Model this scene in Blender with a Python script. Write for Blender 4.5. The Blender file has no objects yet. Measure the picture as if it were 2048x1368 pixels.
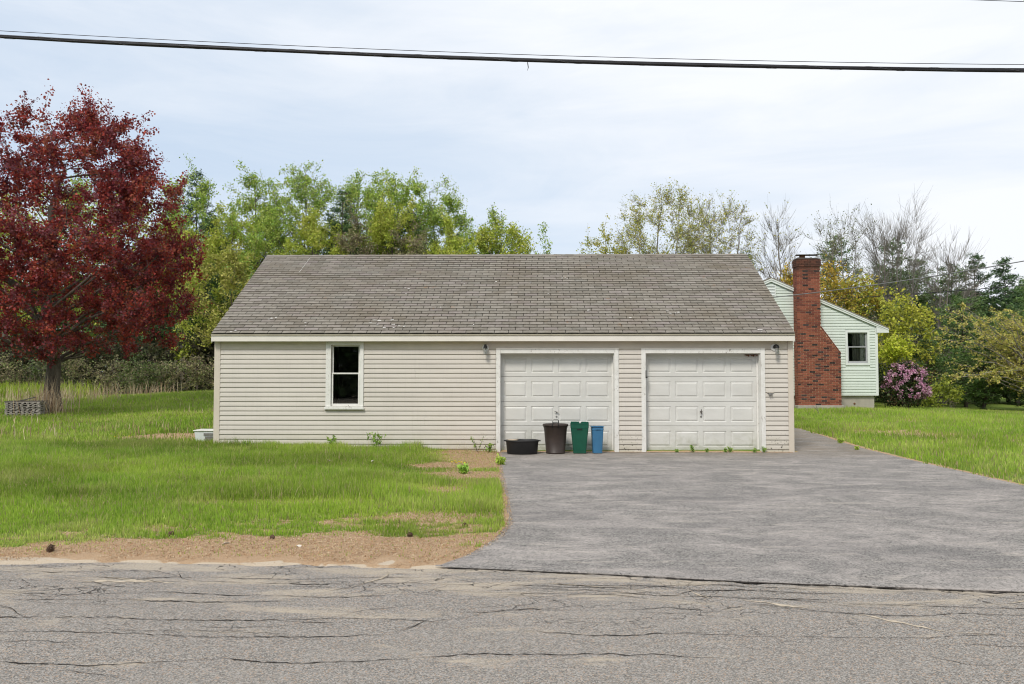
import bpy, bmesh, math, random
import numpy as np
from mathutils import Vector, Matrix

random.seed(7)
RNG = np.random.default_rng(7)
R = math.radians
S = bpy.context.scene
COL = S.collection

# ------------------------------------------------------------------ camera, world, sun, exposure
cam_d = bpy.data.cameras.new('camera')
cam_d.sensor_width = 36.0
cam_d.lens = 1580.0 / 2048.0 * 36.0
cam_d.clip_start = 0.1
cam_d.clip_end = 3000.0
cam = bpy.data.objects.new('camera', cam_d)
COL.objects.link(cam)
cam.location = (0, 0, 1.69)
cam.rotation_euler = (R(90) + 0.0398, 0, 0.0186)
S.camera = cam

SUN_EL, SUN_AZ = 50.0, 205.0      # azimuth measured clockwise from +Y: the sun stands behind the camera, a little left
world = bpy.data.worlds.new('World')
S.world = world
world.use_nodes = True
wt = world.node_tree
wt.nodes.clear()


def wn(t, **k):
    n = wt.nodes.new(t)
    for a, b in k.items():
        setattr(n, a, b)
    return n


wl = wt.links.new
w_out = wn('ShaderNodeOutputWorld')
w_bg = wn('ShaderNodeBackground')
w_sky = wn('ShaderNodeTexSky', sky_type='NISHITA', sun_disc=False)
w_sky.sun_elevation = R(SUN_EL)
w_sky.sun_rotation = R(SUN_AZ)
w_sky.air_density = 1.0
w_sky.dust_density = 1.2
w_co = wn('ShaderNodeTexCoord')
# cirrus: long soft bands dipping to the right, the veil thickening towards the east
w_map = wn('ShaderNodeMapping')
w_map.inputs['Rotation'].default_value = (R(8), R(17), R(6))
w_map.inputs['Scale'].default_value = (0.9, 0.9, 5.2)
w_map.inputs['Location'].default_value = (1.0, 7.0, 2.0)
wl(w_co.outputs['Generated'], w_map.inputs[0])
w_n1 = wn('ShaderNodeTexNoise'); w_n1.inputs['Scale'].default_value = 1.35; w_n1.inputs['Detail'].default_value = 6; w_n1.inputs['Roughness'].default_value = 0.5; w_n1.inputs['Distortion'].default_value = 0.35
wl(w_map.outputs[0], w_n1.inputs['Vector'])
w_map2 = wn('ShaderNodeMapping')
w_map2.inputs['Rotation'].default_value = (R(-10), R(24), R(20))
w_map2.inputs['Scale'].default_value = (2.2, 2.2, 9.0)
wl(w_co.outputs['Generated'], w_map2.inputs[0])
w_n2 = wn('ShaderNodeTexNoise'); w_n2.inputs['Scale'].default_value = 1.6; w_n2.inputs['Detail'].default_value = 7; w_n2.inputs['Roughness'].default_value = 0.62; w_n2.inputs['Distortion'].default_value = 0.8
wl(w_map2.outputs[0], w_n2.inputs['Vector'])
w_dot = wn('ShaderNodeVectorMath', operation='DOT_PRODUCT')
wl(w_co.outputs['Generated'], w_dot.inputs[0]); w_dot.inputs[1].default_value = (0.85, 0.15, 0.50)
w_r0 = wn('ShaderNodeMapRange'); w_r0.inputs['From Min'].default_value = -0.35; w_r0.inputs['From Max'].default_value = 0.85
w_r0.inputs['To Min'].default_value = 0.0; w_r0.inputs['To Max'].default_value = 0.62
wl(w_dot.outputs['Value'], w_r0.inputs['Value'])
w_r1 = wn('ShaderNodeMapRange'); w_r1.inputs['From Min'].default_value = 0.38; w_r1.inputs['From Max'].default_value = 0.62
w_r1.inputs['To Min'].default_value = 0.02; w_r1.inputs['To Max'].default_value = 0.50
wl(w_n1.outputs['Fac'], w_r1.inputs['Value'])
w_r2 = wn('ShaderNodeMapRange'); w_r2.inputs['From Min'].default_value = 0.4; w_r2.inputs['From Max'].default_value = 0.7
w_r2.inputs['To Min'].default_value = 0.0; w_r2.inputs['To Max'].default_value = 0.2
wl(w_n2.outputs['Fac'], w_r2.inputs['Value'])
w_f0 = wn('ShaderNodeMath', operation='ADD')
wl(w_r1.outputs[0], w_f0.inputs[0]); wl(w_r2.outputs[0], w_f0.inputs[1])
w_f = wn('ShaderNodeMath', operation='ADD', use_clamp=True)
wl(w_f0.outputs[0], w_f.inputs[0]); wl(w_r0.outputs[0], w_f.inputs[1])
w_sc = wn('ShaderNodeMix', data_type='RGBA', blend_type='MULTIPLY')
w_sc.inputs[0].default_value = 1.0
wl(w_sky.outputs[0], w_sc.inputs[6]); w_sc.inputs[7].default_value = (0.085, 0.085, 0.085, 1)
w_veil = wn('ShaderNodeMix', data_type='RGBA')       # thin high cloud over the blue
w_veil.inputs[0].default_value = 0.75
wl(w_sc.outputs[2], w_veil.inputs[6]); w_veil.inputs[7].default_value = (0.555, 0.685, 0.85, 1)
w_mix = wn('ShaderNodeMix', data_type='RGBA')
wl(w_f.outputs[0], w_mix.inputs[0]); wl(w_veil.outputs[2], w_mix.inputs[6]); w_mix.inputs[7].default_value = (0.82, 0.845, 0.885, 1)
wl(w_mix.outputs[2], w_bg.inputs['Color'])
w_bg.inputs['Strength'].default_value = 1.0
wl(w_bg.outputs[0], w_out.inputs[0])

sun_d = bpy.data.lights.new('sun', 'SUN')
sun_d.energy = 2.3
sun_d.angle = R(14)
sun_d.color = (1.0, 0.94, 0.84)
sun = bpy.data.objects.new('sun', sun_d)
COL.objects.link(sun)
_az = R(SUN_AZ)
sdir = Vector((math.sin(_az) * math.cos(R(SUN_EL)), math.cos(_az) * math.cos(R(SUN_EL)), math.sin(R(SUN_EL))))
sun.rotation_euler = sdir.to_track_quat('Z', 'Y').to_euler()
sun.location = (0, -20, 30)

S.view_settings.view_transform = 'Standard'
S.view_settings.look = 'None'
S.view_settings.exposure = 0.24
S.view_settings.gamma = 1.0
S.view_settings.use_curve_mapping = False
S.render.engine = 'CYCLES'
S.cycles.max_bounces = 6
S.cycles.transparent_max_bounces = 12
S.cycles.use_denoising = True
S.cycles.filter_width = 1.1
S.cycles.sample_clamp_indirect = 6.0


# ------------------------------------------------------------------ material helpers
class NT:
    def __init__(self, name):
        self.m = bpy.data.materials.new(name)
        self.m.use_nodes = True
        self.t = self.m.node_tree
        self.t.nodes.clear()
        self.out = self.t.nodes.new('ShaderNodeOutputMaterial')
        self.b = self.t.nodes.new('ShaderNodeBsdfPrincipled')
        self.t.links.new(self.b.outputs[0], self.out.inputs[0])

    def n(self, t, ins=None, **k):
        nd = self.t.nodes.new(t)
        for a, v in k.items():
            setattr(nd, a, v)
        for a, v in (ins or {}).items():
            self.put(nd.inputs[a], v)
        return nd

    def put(self, sock, v):
        if isinstance(v, bpy.types.NodeSocket):
            self.t.links.new(v, sock)
        elif isinstance(v, (tuple, list)) and len(v) == 3 and sock.type == 'RGBA':
            sock.default_value = (*v, 1)
        else:
            sock.default_value = v

    def math(self, op, a, b=0.0, c=None, clamp=False):
        nd = self.n('ShaderNodeMath', operation=op, use_clamp=clamp)
        self.put(nd.inputs[0], a); self.put(nd.inputs[1], b)
        if c is not None:
            self.put(nd.inputs[2], c)
        return nd.outputs[0]

    def pos(self, scale=(1, 1, 1), rot=(0, 0, 0), kind='Position'):
        if kind == 'Object':
            src = self.n('ShaderNodeTexCoord').outputs['Object']
        else:
            src = self.n('ShaderNodeNewGeometry').outputs['Position']
        mp = self.n('ShaderNodeMapping', {'Vector': src, 'Scale': scale, 'Rotation': rot})
        return mp.outputs[0]

    def noise(self, vec, scale=1.0, detail=3.0, rough=0.5, dist=0.0, out='Fac'):
        nd = self.n('ShaderNodeTexNoise', {'Vector': vec, 'Scale': scale, 'Detail': detail, 'Roughness': rough, 'Distortion': dist})
        return nd.outputs[out]

    def voro(self, vec, scale=1.0, feature='F1', out='Distance', rnd=1.0):
        nd = self.n('ShaderNodeTexVoronoi', feature=feature)
        self.put(nd.inputs['Vector'], vec); nd.inputs['Scale'].default_value = scale
        nd.inputs['Randomness'].default_value = rnd
        return nd.outputs[out]

    def rng(self, v, a, b, c=0.0, d=1.0):
        nd = self.n('ShaderNodeMapRange', {'Value': v, 'From Min': a, 'From Max': b, 'To Min': c, 'To Max': d})
        return nd.outputs[0]

    def mix(self, f, a, b, mode='MIX'):
        nd = self.n('ShaderNodeMix', data_type='RGBA', blend_type=mode)
        self.put(nd.inputs[0], f); self.put(nd.inputs[6], a); self.put(nd.inputs[7], b)
        return nd.outputs[2]

    def bump(self, h, strength=0.3, dist=0.01):
        nd = self.n('ShaderNodeBump', {'Height': h, 'Strength': strength, 'Distance': dist})
        self.t.links.new(nd.outputs[0], self.b.inputs['Normal'])
        return nd.outputs[0]

    def set(self, color=None, rough=None, metal=None, spec=None):
        if color is not None:
            self.put(self.b.inputs['Base Color'], color)
        if rough is not None:
            self.put(self.b.inputs['Roughness'], rough)
        if metal is not None:
            self.put(self.b.inputs['Metallic'], metal)
        if spec is not None:
            self.put(self.b.inputs['Specular IOR Level'], spec)
        return self

    def vary(self, col, amt=0.08):
        """object-to-object and island-to-island brightness variation"""
        oi = self.n('ShaderNodeObjectInfo').outputs['Random']
        isl = self.n('ShaderNodeNewGeometry').outputs['Random Per Island']
        f = self.math('FRACT', self.math('ADD', oi, isl))
        v = self.rng(f, 0, 1, 1 - amt, 1 + amt)
        nd = self.n('ShaderNodeVectorMath', operation='SCALE')
        self.put(nd.inputs[0], col); self.put(nd.inputs['Scale'], v)
        return nd.outputs[0], f


def simple(name, color, rough=0.6, metal=0.0, spec=0.4, noise=0.1, scale=8.0, bump=0.0):
    t = NT(name)
    p = t.pos()
    nz = t.noise(p, scale, 4, 0.6)
    dark = tuple(c * (1 - noise) for c in color)
    lite = tuple(min(1, c * (1 + noise)) for c in color)
    t.set(t.mix(t.rng(nz, 0.3, 0.7), dark, lite), rough, metal, spec)
    if bump:
        t.bump(nz, bump, 0.01)
    return t.m


M = {}

# leaves and grass take their own colour from a per-leaf attribute
def leaf_mat(name, trans=0.35, rough=0.55, spec=0.3):
    t = NT(name)
    a = t.n('ShaderNodeAttribute', attribute_name='tint').outputs['Color']
    t.set(a, rough, 0, spec)
    tr = t.n('ShaderNodeBsdfTranslucent', {'Color': a})
    mx = t.n('ShaderNodeMixShader', {0: trans})
    t.t.links.new(t.b.outputs[0], mx.inputs[1]); t.t.links.new(tr.outputs[0], mx.inputs[2])
    t.t.links.new(mx.outputs[0], t.out.inputs[0])
    return t.m


M['leaf'] = leaf_mat('leaf')
M['needle'] = leaf_mat('needle', 0.12, 0.6)
M['grass'] = leaf_mat('grass_blade', 0.45, 0.5, 0.2)
M['straw'] = leaf_mat('straw', 0.15, 0.8, 0.1)
M['petal'] = leaf_mat('petal', 0.3, 0.6)

# bark
t = NT('bark')
p = t.pos((1, 1, 0.25))
nz = t.noise(p, 9, 5, 0.65)
t.set(t.mix(t.rng(nz, 0.3, 0.7), (0.055, 0.042, 0.033), (0.17, 0.145, 0.12)), 0.9, 0, 0.2)
t.bump(nz, 0.8, 0.03)
M['bark'] = t.m
t = NT('grey_bark')
nz = t.noise(t.pos((1, 1, 0.4)), 6, 4, 0.6)
t.set(t.mix(t.rng(nz, 0.3, 0.7), (0.13, 0.115, 0.10), (0.34, 0.31, 0.275)), 0.9, 0, 0.2)
M['greybark'] = t.m

# asphalt road
t = NT('worn_asphalt')
p = t.pos()
agg = t.voro(p, 125, 'F1', 'Color')
aggv = t.math('POWER', t.n('ShaderNodeSeparateColor', {0: agg}).outputs[0], 1.25)
fine = t.noise(p, 160, 2, 0.6)
v = t.math('ADD', t.math('MULTIPLY', aggv, 0.65), t.math('MULTIPLY', fine, 0.5))
c = t.mix(t.rng(v, 0.2, 1.0), (0.085, 0.079, 0.071), (0.46, 0.425, 0.385))
hue = t.n('ShaderNodeSeparateColor', {0: agg}).outputs[1]
c = t.mix(t.rng(hue, 0.86, 0.92, 0, 0.55), c, (0.50, 0.33, 0.21))
c = t.mix(t.rng(hue, 0.03, 0.08, 0.5, 0), c, (0.50, 0.48, 0.46))
big = t.noise(t.pos((0.45, 1.3, 1)), 1.1, 5, 0.62, 0.6)
c = t.mix(t.rng(big, 0.35, 0.7, 0.0, 0.35), c, (0.30, 0.275, 0.245))
# wind-blown sand lying towards the verge
sandn = t.noise(t.pos((0.55, 2.2, 1)), 1.5, 6, 0.68, 0.4)
yy = t.n('ShaderNodeSeparateXYZ', {0: t.n('ShaderNodeNewGeometry').outputs['Position']}).outputs['Y']
near = t.rng(yy, 4.9, 6.9, 0.0, 0.11)
sm = t.rng(t.math('ADD', sandn, near), 0.575, 0.69, 0, 0.85)
sm = t.math('MULTIPLY', sm, t.rng(t.noise(p, 60, 3, 0.7), 0.35, 0.6, 0.35, 1))
c = t.mix(sm, c, (0.48, 0.405, 0.31))
# fine crazing
wv = t.n('ShaderNodeVectorMath', operation='ADD')
t.put(wv.inputs[0], t.pos((0.42, 1.25, 1)))
wn_ = t.n('ShaderNodeVectorMath', operation='SCALE'); t.put(wn_.inputs[0], t.noise(p, 1.4, 4, 0.6, 0, 'Color')); wn_.inputs['Scale'].default_value = 0.9
t.put(wv.inputs[1], wn_.outputs[0])
cr = t.voro(wv.outputs[0], 2.0, 'DISTANCE_TO_EDGE', 'Distance')
crm = t.rng(cr, 0.003, 0.010, 0.85, 0)
gate = t.rng(t.noise(t.pos((0.3, 0.6, 1)), 0.9, 3, 0.5), 0.40, 0.52, 0, 1)
crm = t.math('MULTIPLY', crm, gate)
crm = t.math('MULTIPLY', crm, t.rng(yy, 4.9, 6.0, 0.25, 1))
c = t.mix(crm, c, (0.03, 0.027, 0.024))
t.set(c, 0.9, 0, 0.25)
hh = t.math('SUBTRACT', v, t.math('MULTIPLY', crm, 1.5))
t.bump(hh, 0.7, 0.008)
M['road'] = t.m

# driveway
t = NT('sealed_asphalt')
p = t.pos()
agg = t.voro(p, 85, 'F1', 'Color')
sp = t.n('ShaderNodeSeparateColor', {0: agg})
v = t.math('ADD', t.math('MULTIPLY', sp.outputs[0], 0.6), t.math('MULTIPLY', t.noise(p, 220, 2, 0.6), 0.5))
c = t.mix(t.rng(v, 0.2, 1.0), (0.070, 0.066, 0.062), (0.385, 0.36, 0.335))
st = t.noise(t.pos((0.7, 1.15, 1), (0, 0, R(-14))), 1.5, 9, 0.74, 0.9)
c = t.mix(t.math('MULTIPLY', t.rng(st, 0.44, 0.61, 0.0, 0.78), t.rng(t.noise(p, 17, 6, 0.85), .38, .58, .15, 1)), c, (0.44, 0.395, 0.365))
st2 = t.noise(t.pos((0.5, 2.0, 1), (0, 0, R(-8))), 2.6, 7, 0.75, 0.5)
c = t.mix(t.math('MULTIPLY', t.rng(st2, 0.54, 0.63, 0.0, 0.75), t.rng(t.noise(p, 24, 6, 0.85), .40, .58, .1, 1)), c, (0.46, 0.41, 0.36))
st3 = t.noise(t.pos((0.5, 0.9, 1), (0, 0, R(5))), 0.8, 5, 0.65)
c = t.mix(t.rng(st3, 0.48, 0.68, 0.0, 0.35), c, (0.10, 0.095, 0.097))
c = t.mix(t.rng(sp.outputs[1], 0.985, 0.99, 0, 0.8), c, (0.03, 0.027, 0.025))
yy = t.n('ShaderNodeSeparateXYZ', {0: t.n('ShaderNodeNewGeometry').outputs['Position']}).outputs['Y']
dirt = t.math('MULTIPLY', t.rng(yy, 15.6, 17.0, 0, 0.75), t.rng(t.noise(t.pos((0.6, 1.5, 1)), 2.5, 5, 0.65), 0.35, 0.6))
c = t.mix(dirt, c, (0.20, 0.165, 0.125))
t.set(c, 0.9, 0, 0.25)
t.bump(v, 0.5, 0.005)
M['drive'] = t.m

# ground: soil and thatch under the grass, thatch and sand towards the road
t = NT('lawn_ground')
p = t.pos()
za = t.n('ShaderNodeAttribute', attribute_name='zones').outputs['Color']
zs = t.n('ShaderNodeSeparateColor', {0: za})
n1 = t.noise(p, 14, 5, 0.7)
n2 = t.noise(p, 90, 3, 0.7)
nb = t.noise(t.pos((0.5, 1.2, 1)), 2.2, 5, 0.65)
green = t.mix(t.rng(n1, 0.3, 0.7), (0.10, 0.15, 0.03), (0.20, 0.28, 0.05))
green = t.mix(t.rng(nb, 0.5, 0.7, 0, 0.5), green, (0.22, 0.17, 0.09))
th = t.mix(t.rng(n2, 0.3, 0.7), (0.27, 0.175, 0.105), (0.58, 0.43, 0.29))
th = t.mix(t.rng(n1, 0.35, 0.7, 0, 0.5), th, (0.40, 0.25, 0.13))
sand = t.mix(t.rng(n2, 0.3, 0.7), (0.44, 0.36, 0.27), (0.60, 0.51, 0.40))
nn = t.math('MULTIPLY', t.math('SUBTRACT', nb, 0.5), 0.9)
f1 = t.rng(t.math('ADD', zs.outputs[1], nn), 0.4, 0.6)
f2 = t.rng(t.math('ADD', zs.outputs[0], nn), 0.42, 0.55)
c = t.mix(f1, green, th)
c = t.mix(f2, c, sand)
t.set(c, 0.95, 0, 0.1)
t.bump(n2, 0.6, 0.02)
M['ground'] = t.m


# vinyl siding with splash dirt near the ground
def siding(name, col, dirtcol, zmax, speck=0.0, mild=0.06):
    t = NT(name)
    p = t.pos()
    base = t.mix(t.rng(t.noise(t.pos((0.4, 1, 3)), 2.2, 4, 0.6), 0.3, 0.7), tuple(c * (1 - mild) for c in col), tuple(min(1, c * (1 + mild * 0.6)) for c in col))
    base, _ = t.vary(base, 0.022)
    z = t.n('ShaderNodeSeparateXYZ', {0: t.n('ShaderNodeNewGeometry').outputs['Position']}).outputs['Z']
    lo = t.rng(z, 0.0, zmax, 1, 0)
    g = t.math('MULTIPLY', lo, t.rng(t.noise(t.pos((0.7, 1, 1.6)), 3.0, 5, 0.7), 0.35, 0.7))
    c = t.mix(t.math('MULTIPLY', g, 0.65), base, dirtcol)
    streak = t.rng(t.noise(t.pos((9, 1, 0.5)), 1.8, 4, 0.7), 0.5, 0.8, 0, 0.16)
    c = t.mix(streak, c, tuple(x * 0.55 for x in col))
    if speck:
        sx = t.n('ShaderNodeSeparateXYZ', {0: t.n('ShaderNodeNewGeometry').outputs['Position']}).outputs['X']
        sk = t.rng(t.voro(p, 21, 'F1', 'Distance'), 0.24, 0.30, 1, 0)
        sk = t.math('MULTIPLY', sk, t.rng(t.noise(p, 7, 3, 0.6), 0.47, 0.56))
        sk = t.math('MULTIPLY', sk, t.rng(z, 0.0, 0.48, 1.3, 0))
        sk = t.math('MULTIPLY', sk, t.rng(sx, -1.6, -0.9, 0, 1))
        c = t.mix(sk, c, (0.035, 0.03, 0.022))
    t.set(c, 0.55, 0, 0.35)
    return t.m


M['siding'] = siding('beige_vinyl', (0.595, 0.555, 0.50), (0.33, 0.31, 0.19), 0.5, 1.0)
M['mint'] = siding('mint_vinyl', (0.625, 0.685, 0.63), (0.33, 0.42, 0.30), 1.5)
M['trimbeige'] = simple('beige_trim', (0.62, 0.555, 0.47), 0.55, noise=0.06, scale=3)
M['fascia'] = simple('fascia_metal', (0.74, 0.70, 0.64), 0.45, noise=0.05, scale=2.5)
M['drip'] = simple('drip_edge', (0.36, 0.33, 0.25), 0.6, noise=0.15, scale=5)
M['mintwhite'] = simple('house_white_trim', (0.72, 0.75, 0.73), 0.5, noise=0.06, scale=4)

# flaking white paint
t = NT('flaking_white_paint')
p = t.pos()
fl = t.noise(t.pos((1, 1, 0.45)), 24, 6, 0.75, 0.3)
gate = t.rng(t.noise(p, 2.4, 3, 0.5), 0.42, 0.62)
c = t.mix(t.rng(t.noise(p, 5, 4, 0.6), 0.3, 0.7), (0.68, 0.67, 0.63), (0.80, 0.79, 0.76))
fm = t.math('MULTIPLY', t.rng(fl, 0.57, 0.62), gate)
c = t.mix(t.math('MULTIPLY', fm, 0.75), c, (0.25, 0.22, 0.18))
t.set(c, 0.6, 0, 0.3)
t.bump(t.math('SUBTRACT', 1.0, fm), 0.4, 0.004)
M['paint'] = t.m

# garage door enamel with algae near the bottom
t = NT('door_enamel')
p = t.pos()
z = t.n('ShaderNodeSeparateXYZ', {0: t.n('ShaderNodeNewGeometry').outputs['Position']}).outputs['Z']
c = t.mix(t.rng(t.noise(t.pos((0.6, 1, 1.4)), 2.5, 5, 0.6), 0.3, 0.7), (0.60, 0.595, 0.565), (0.69, 0.685, 0.655))
g = t.math('MULTIPLY', t.rng(z, 0.05, 0.62, 1, 0), t.rng(t.noise(t.pos((1, 1, 1.4)), 3.4, 6, 0.7, 0.4), 0.46, 0.68))
c = t.mix(t.math('MULTIPLY', g, 0.6), c, (0.34, 0.34, 0.24))
lowd = t.math('MULTIPLY', t.rng(z, 0.02, 0.2, 1, 0), 0.35)
c = t.mix(lowd, c, (0.33, 0.32, 0.25))
t.set(c, 0.4, 0, 0.4)
M['door'] = t.m

# asphalt shingles
t = NT('asphalt_shingle')
p = t.pos()
oi = t.n('ShaderNodeObjectInfo').outputs['Random']
isl = t.n('ShaderNodeNewGeometry').outputs['Random Per Island']
f = t.math('FRACT', t.math('ADD', oi, isl))
c = t.mix(f, (0.150, 0.135, 0.112), (0.262, 0.240, 0.208))
f2 = t.math('FRACT', t.math('MULTIPLY', f, 7.31))
c = t.mix(t.rng(f2, 0.75, 0.95, 0, 0.45), c, (0.245, 0.205, 0.21))
c = t.mix(t.rng(f2, 0.0, 0.15, 0.4, 0), c, (0.175, 0.18, 0.165))
gr = t.noise(p, 120, 2, 0.7)
mot = t.noise(p, 11, 5, 0.8)
c = t.mix(t.rng(mot, 0.5, 0.68, 0, 0.5), c, (0.10, 0.085, 0.06))
c = t.mix(t.rng(mot, 0.5, 0.34, 0, 0.35), c, (0.33, 0.31, 0.275))
c = t.mix(t.rng(gr, 0.3, 0.7, 0, 0.35), c, (0.32, 0.29, 0.25))
big = t.noise(t.pos((0.8, 1, 1)), 0.9, 5, 0.65)
c = t.mix(t.rng(big, 0.47, 0.72, 0, 0.5), c, (0.165, 0.130, 0.088))
li = t.noise(p, 16, 5, 0.8)
lg = t.rng(t.noise(p, 1.3, 3, 0.5), 0.45, 0.62)
lm = t.math('MULTIPLY', t.rng(li, 0.57, 0.66), lg)
c = t.mix(t.math('MULTIPLY', lm, 0.75), c, (0.34, 0.30, 0.24))
ru = t.math('MULTIPLY', t.rng(t.noise(p, 3.1, 5, 0.7), 0.64, 0.72), 0.55)
c = t.mix(ru, c, (0.27, 0.15, 0.07))
t.set(c, 0.95, 0, 0.15)
t.bump(gr, 0.6, 0.006)
M['shingle'] = t.m
M['lichen'] = simple('pale_torn_shingle', (0.52, 0.50, 0.47), 0.9, noise=0.2, scale=30)

# bricks
def brickm(name, col, var=0.25):
    t = NT(name)
    c, f = t.vary(col, var)
    nz = t.noise(t.pos(), 40, 4, 0.7)
    c = t.mix(t.rng(nz, 0.35, 0.75, 0, 0.35), c, tuple(x * 0.5 for x in col))
    z = t.n('ShaderNodeSeparateXYZ', {0: t.n('ShaderNodeNewGeometry').outputs['Position']}).outputs['Z']
    soot = t.math('MULTIPLY', t.rng(z, 5.3, 5.85, 0, 0.9), t.rng(t.noise(t.pos(), 3, 4, 0.6), 0.25, 0.55, 0.35, 1))
    c = t.mix(soot, c, (0.05, 0.035, 0.028))
    t.set(c, 0.85, 0, 0.25)
    t.bump(nz, 0.4, 0.004)
    return t.m


M['brick'] = brickm('red_brick', (0.265, 0.088, 0.055))
M['brickb'] = brickm('brown_red_brick', (0.18, 0.058, 0.042))
M['brickd'] = brickm('black_brick', (0.048, 0.034, 0.034), 0.4)
t = NT('mortar')
nz = t.noise(t.pos(), 30, 4, 0.7)
z = t.n('ShaderNodeSeparateXYZ', {0: t.n('ShaderNodeNewGeometry').outputs['Position']}).outputs['Z']
c = t.mix(t.rng(nz, 0.3, 0.7), (0.42, 0.27, 0.18), (0.58, 0.42, 0.30))
c = t.mix(t.rng(z, 5.3, 5.9, 0, 0.85), c, (0.07, 0.055, 0.045))
t.set(c, 0.95, 0, 0.1)
M['mortar'] = t.m
M['concrete'] = simple('concrete', (0.38, 0.35, 0.30), 0.9, noise=0.18, scale=3, bump=0.2)
M['darkmetal'] = simple('rusted_sheet_metal', (0.10, 0.085, 0.075), 0.6, 0.4, noise=0.4, scale=8)
M['black'] = simple('black_plastic', (0.014, 0.014, 0.015), 0.5, noise=0.2)
M['brownp'] = simple('brown_plastic', (0.040, 0.028, 0.023), 0.5, noise=0.12)
M['greenp'] = simple('green_plastic', (0.008, 0.085, 0.052), 0.45, noise=0.12)
M['bluep'] = simple('blue_plastic', (0.045, 0.16, 0.30), 0.45, noise=0.1)
M['wire'] = simple('wire_black', (0.018, 0.018, 0.022), 0.6, noise=0.2)
M['wiregrey'] = simple('wire_grey', (0.16, 0.16, 0.165), 0.6, noise=0.2)
M['clearp'] = simple('milky_plastic', (0.72, 0.75, 0.77), 0.35, noise=0.05)
M['labelgrey'] = simple('grey_label', (0.20, 0.19, 0.18), 0.7, noise=0.4, scale=60)
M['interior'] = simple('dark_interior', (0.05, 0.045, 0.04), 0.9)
M['curtain'] = simple('grey_curtain', (0.85, 0.84, 0.80), 0.9, noise=0.1)
M['curtaindark'] = simple('dark_curtain', (0.30, 0.28, 0.25), 0.9, noise=0.1)
M['oldwood'] = simple('weathered_wood', (0.33, 0.30, 0.27), 0.9, noise=0.35, scale=20, bump=0.3)
M['oldwoodd'] = simple('weathered_wood_dark', (0.13, 0.115, 0.10), 0.9, noise=0.3, scale=20)
M['steel'] = simple('dull_steel', (0.35, 0.34, 0.33), 0.45, 0.7, noise=0.2)
M['cone'] = simple('pine_cone_brown', (0.12, 0.075, 0.05), 0.9, noise=0.3, scale=40)
M['scrap'] = simple('dry_leaf', (0.48, 0.40, 0.30), 0.8, noise=0.2, scale=30)
M['lampwhite'] = simple('white_mount', (0.72, 0.71, 0.68), 0.5)
M['crack'] = simple('crack_dark', (0.035, 0.03, 0.026), 1.0, noise=0.3, scale=20, spec=0.1)
M['sandline'] = simple('sand_in_crack', (0.47, 0.40, 0.31), 1.0, noise=0.2, scale=30, spec=0.1)
M['rust'] = simple('rust_brown', (0.16, 0.07, 0.035), 0.9, noise=0.3, scale=30)

# window glass: what lies behind shows through, the surroundings reflect
t = NT('window_glass')
tr = t.n('ShaderNodeBsdfTransparent', {'Color': (0.88, 0.90, 0.88)})
gl = t.n('ShaderNodeBsdfGlossy', {'Color': (0.9, 0.9, 0.9), 'Roughness': 0.02})
fr = t.n('ShaderNodeFresnel', {'IOR': 1.5})
mx = t.n('ShaderNodeMixShader', {0: t.math('ADD', fr.outputs[0], 0.02)})
t.t.links.new(tr.outputs[0], mx.inputs[1]); t.t.links.new(gl.outputs[0], mx.inputs[2])
t.t.links.new(mx.outputs[0], t.out.inputs[0])
M['glass'] = t.m
t = NT('lantern_glass')
tr = t.n('ShaderNodeBsdfTransparent', {'Color': (0.8, 0.82, 0.82)})
gl = t.n('ShaderNodeBsdfGlossy', {'Color': (1, 1, 1), 'Roughness': 0.08})
mx = t.n('ShaderNodeMixShader', {0: 0.22})
t.t.links.new(tr.outputs[0], mx.inputs[1]); t.t.links.new(gl.outputs[0], mx.inputs[2])
t.t.links.new(mx.outputs[0], t.out.inputs[0])
M['lglass'] = t.m


# ------------------------------------------------------------------ object helpers
def props(o, label=None, cat=None, group=None, kind=None):
    if label: o['label'] = label
    if cat: o['category'] = cat
    if group: o['group'] = group
    if kind: o['kind'] = kind
    return o


def empty(name, loc=(0, 0, 0), rz=0.0, parent=None):
    o = bpy.data.objects.new(name, None)
    o.location = loc
    o.rotation_euler = (0, 0, rz)
    o.empty_display_size = 0.2
    COL.objects.link(o)
    if parent: o.parent = parent
    return o


def link(name, me, mat=None, parent=None, loc=(0, 0, 0), rot=(0, 0, 0)):
    o = bpy.data.objects.new(name, me)
    if mat is not None and not me.materials:
        me.materials.append(mat)
    o.location = loc
    o.rotation_euler = rot
    COL.objects.link(o)
    if parent: o.parent = parent
    return o


def npmesh(name, V, faces, tint=None, smooth=False, zones=None):
    """faces: list of (n,k) int arrays"""
    me = bpy.data.meshes.new(name)
    V = np.ascontiguousarray(V, dtype=np.float32)
    faces = [np.asarray(f) for f in faces if len(f)]
    me.vertices.add(len(V))
    me.vertices.foreach_set('co', V.ravel())
    nl = sum(f.size for f in faces)
    npol = sum(len(f) for f in faces)
    me.loops.add(nl)
    me.loops.foreach_set('vertex_index', np.concatenate([f.ravel() for f in faces]).astype(np.int32))
    me.polygons.add(npol)
    starts = []
    s = 0
    for f in faces:
        k = f.shape[1]
        starts.append(s + np.arange(len(f)) * k)
        s += f.size
    me.polygons.foreach_set('loop_start', np.concatenate(starts).astype(np.int32))
    if smooth:
        me.polygons.foreach_set('use_smooth', np.ones(npol, dtype=bool))
    for nm, arr in (('tint', tint), ('zones', zones)):
        if arr is not None:
            at = me.attributes.new(nm, 'FLOAT_COLOR', 'POINT')
            a4 = np.ones((len(V), 4), dtype=np.float32)
            a4[:, :3] = arr
            at.data.foreach_set('color', a4.ravel())
    me.update(calc_edges=True)
    me.validate()
    return me


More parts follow.
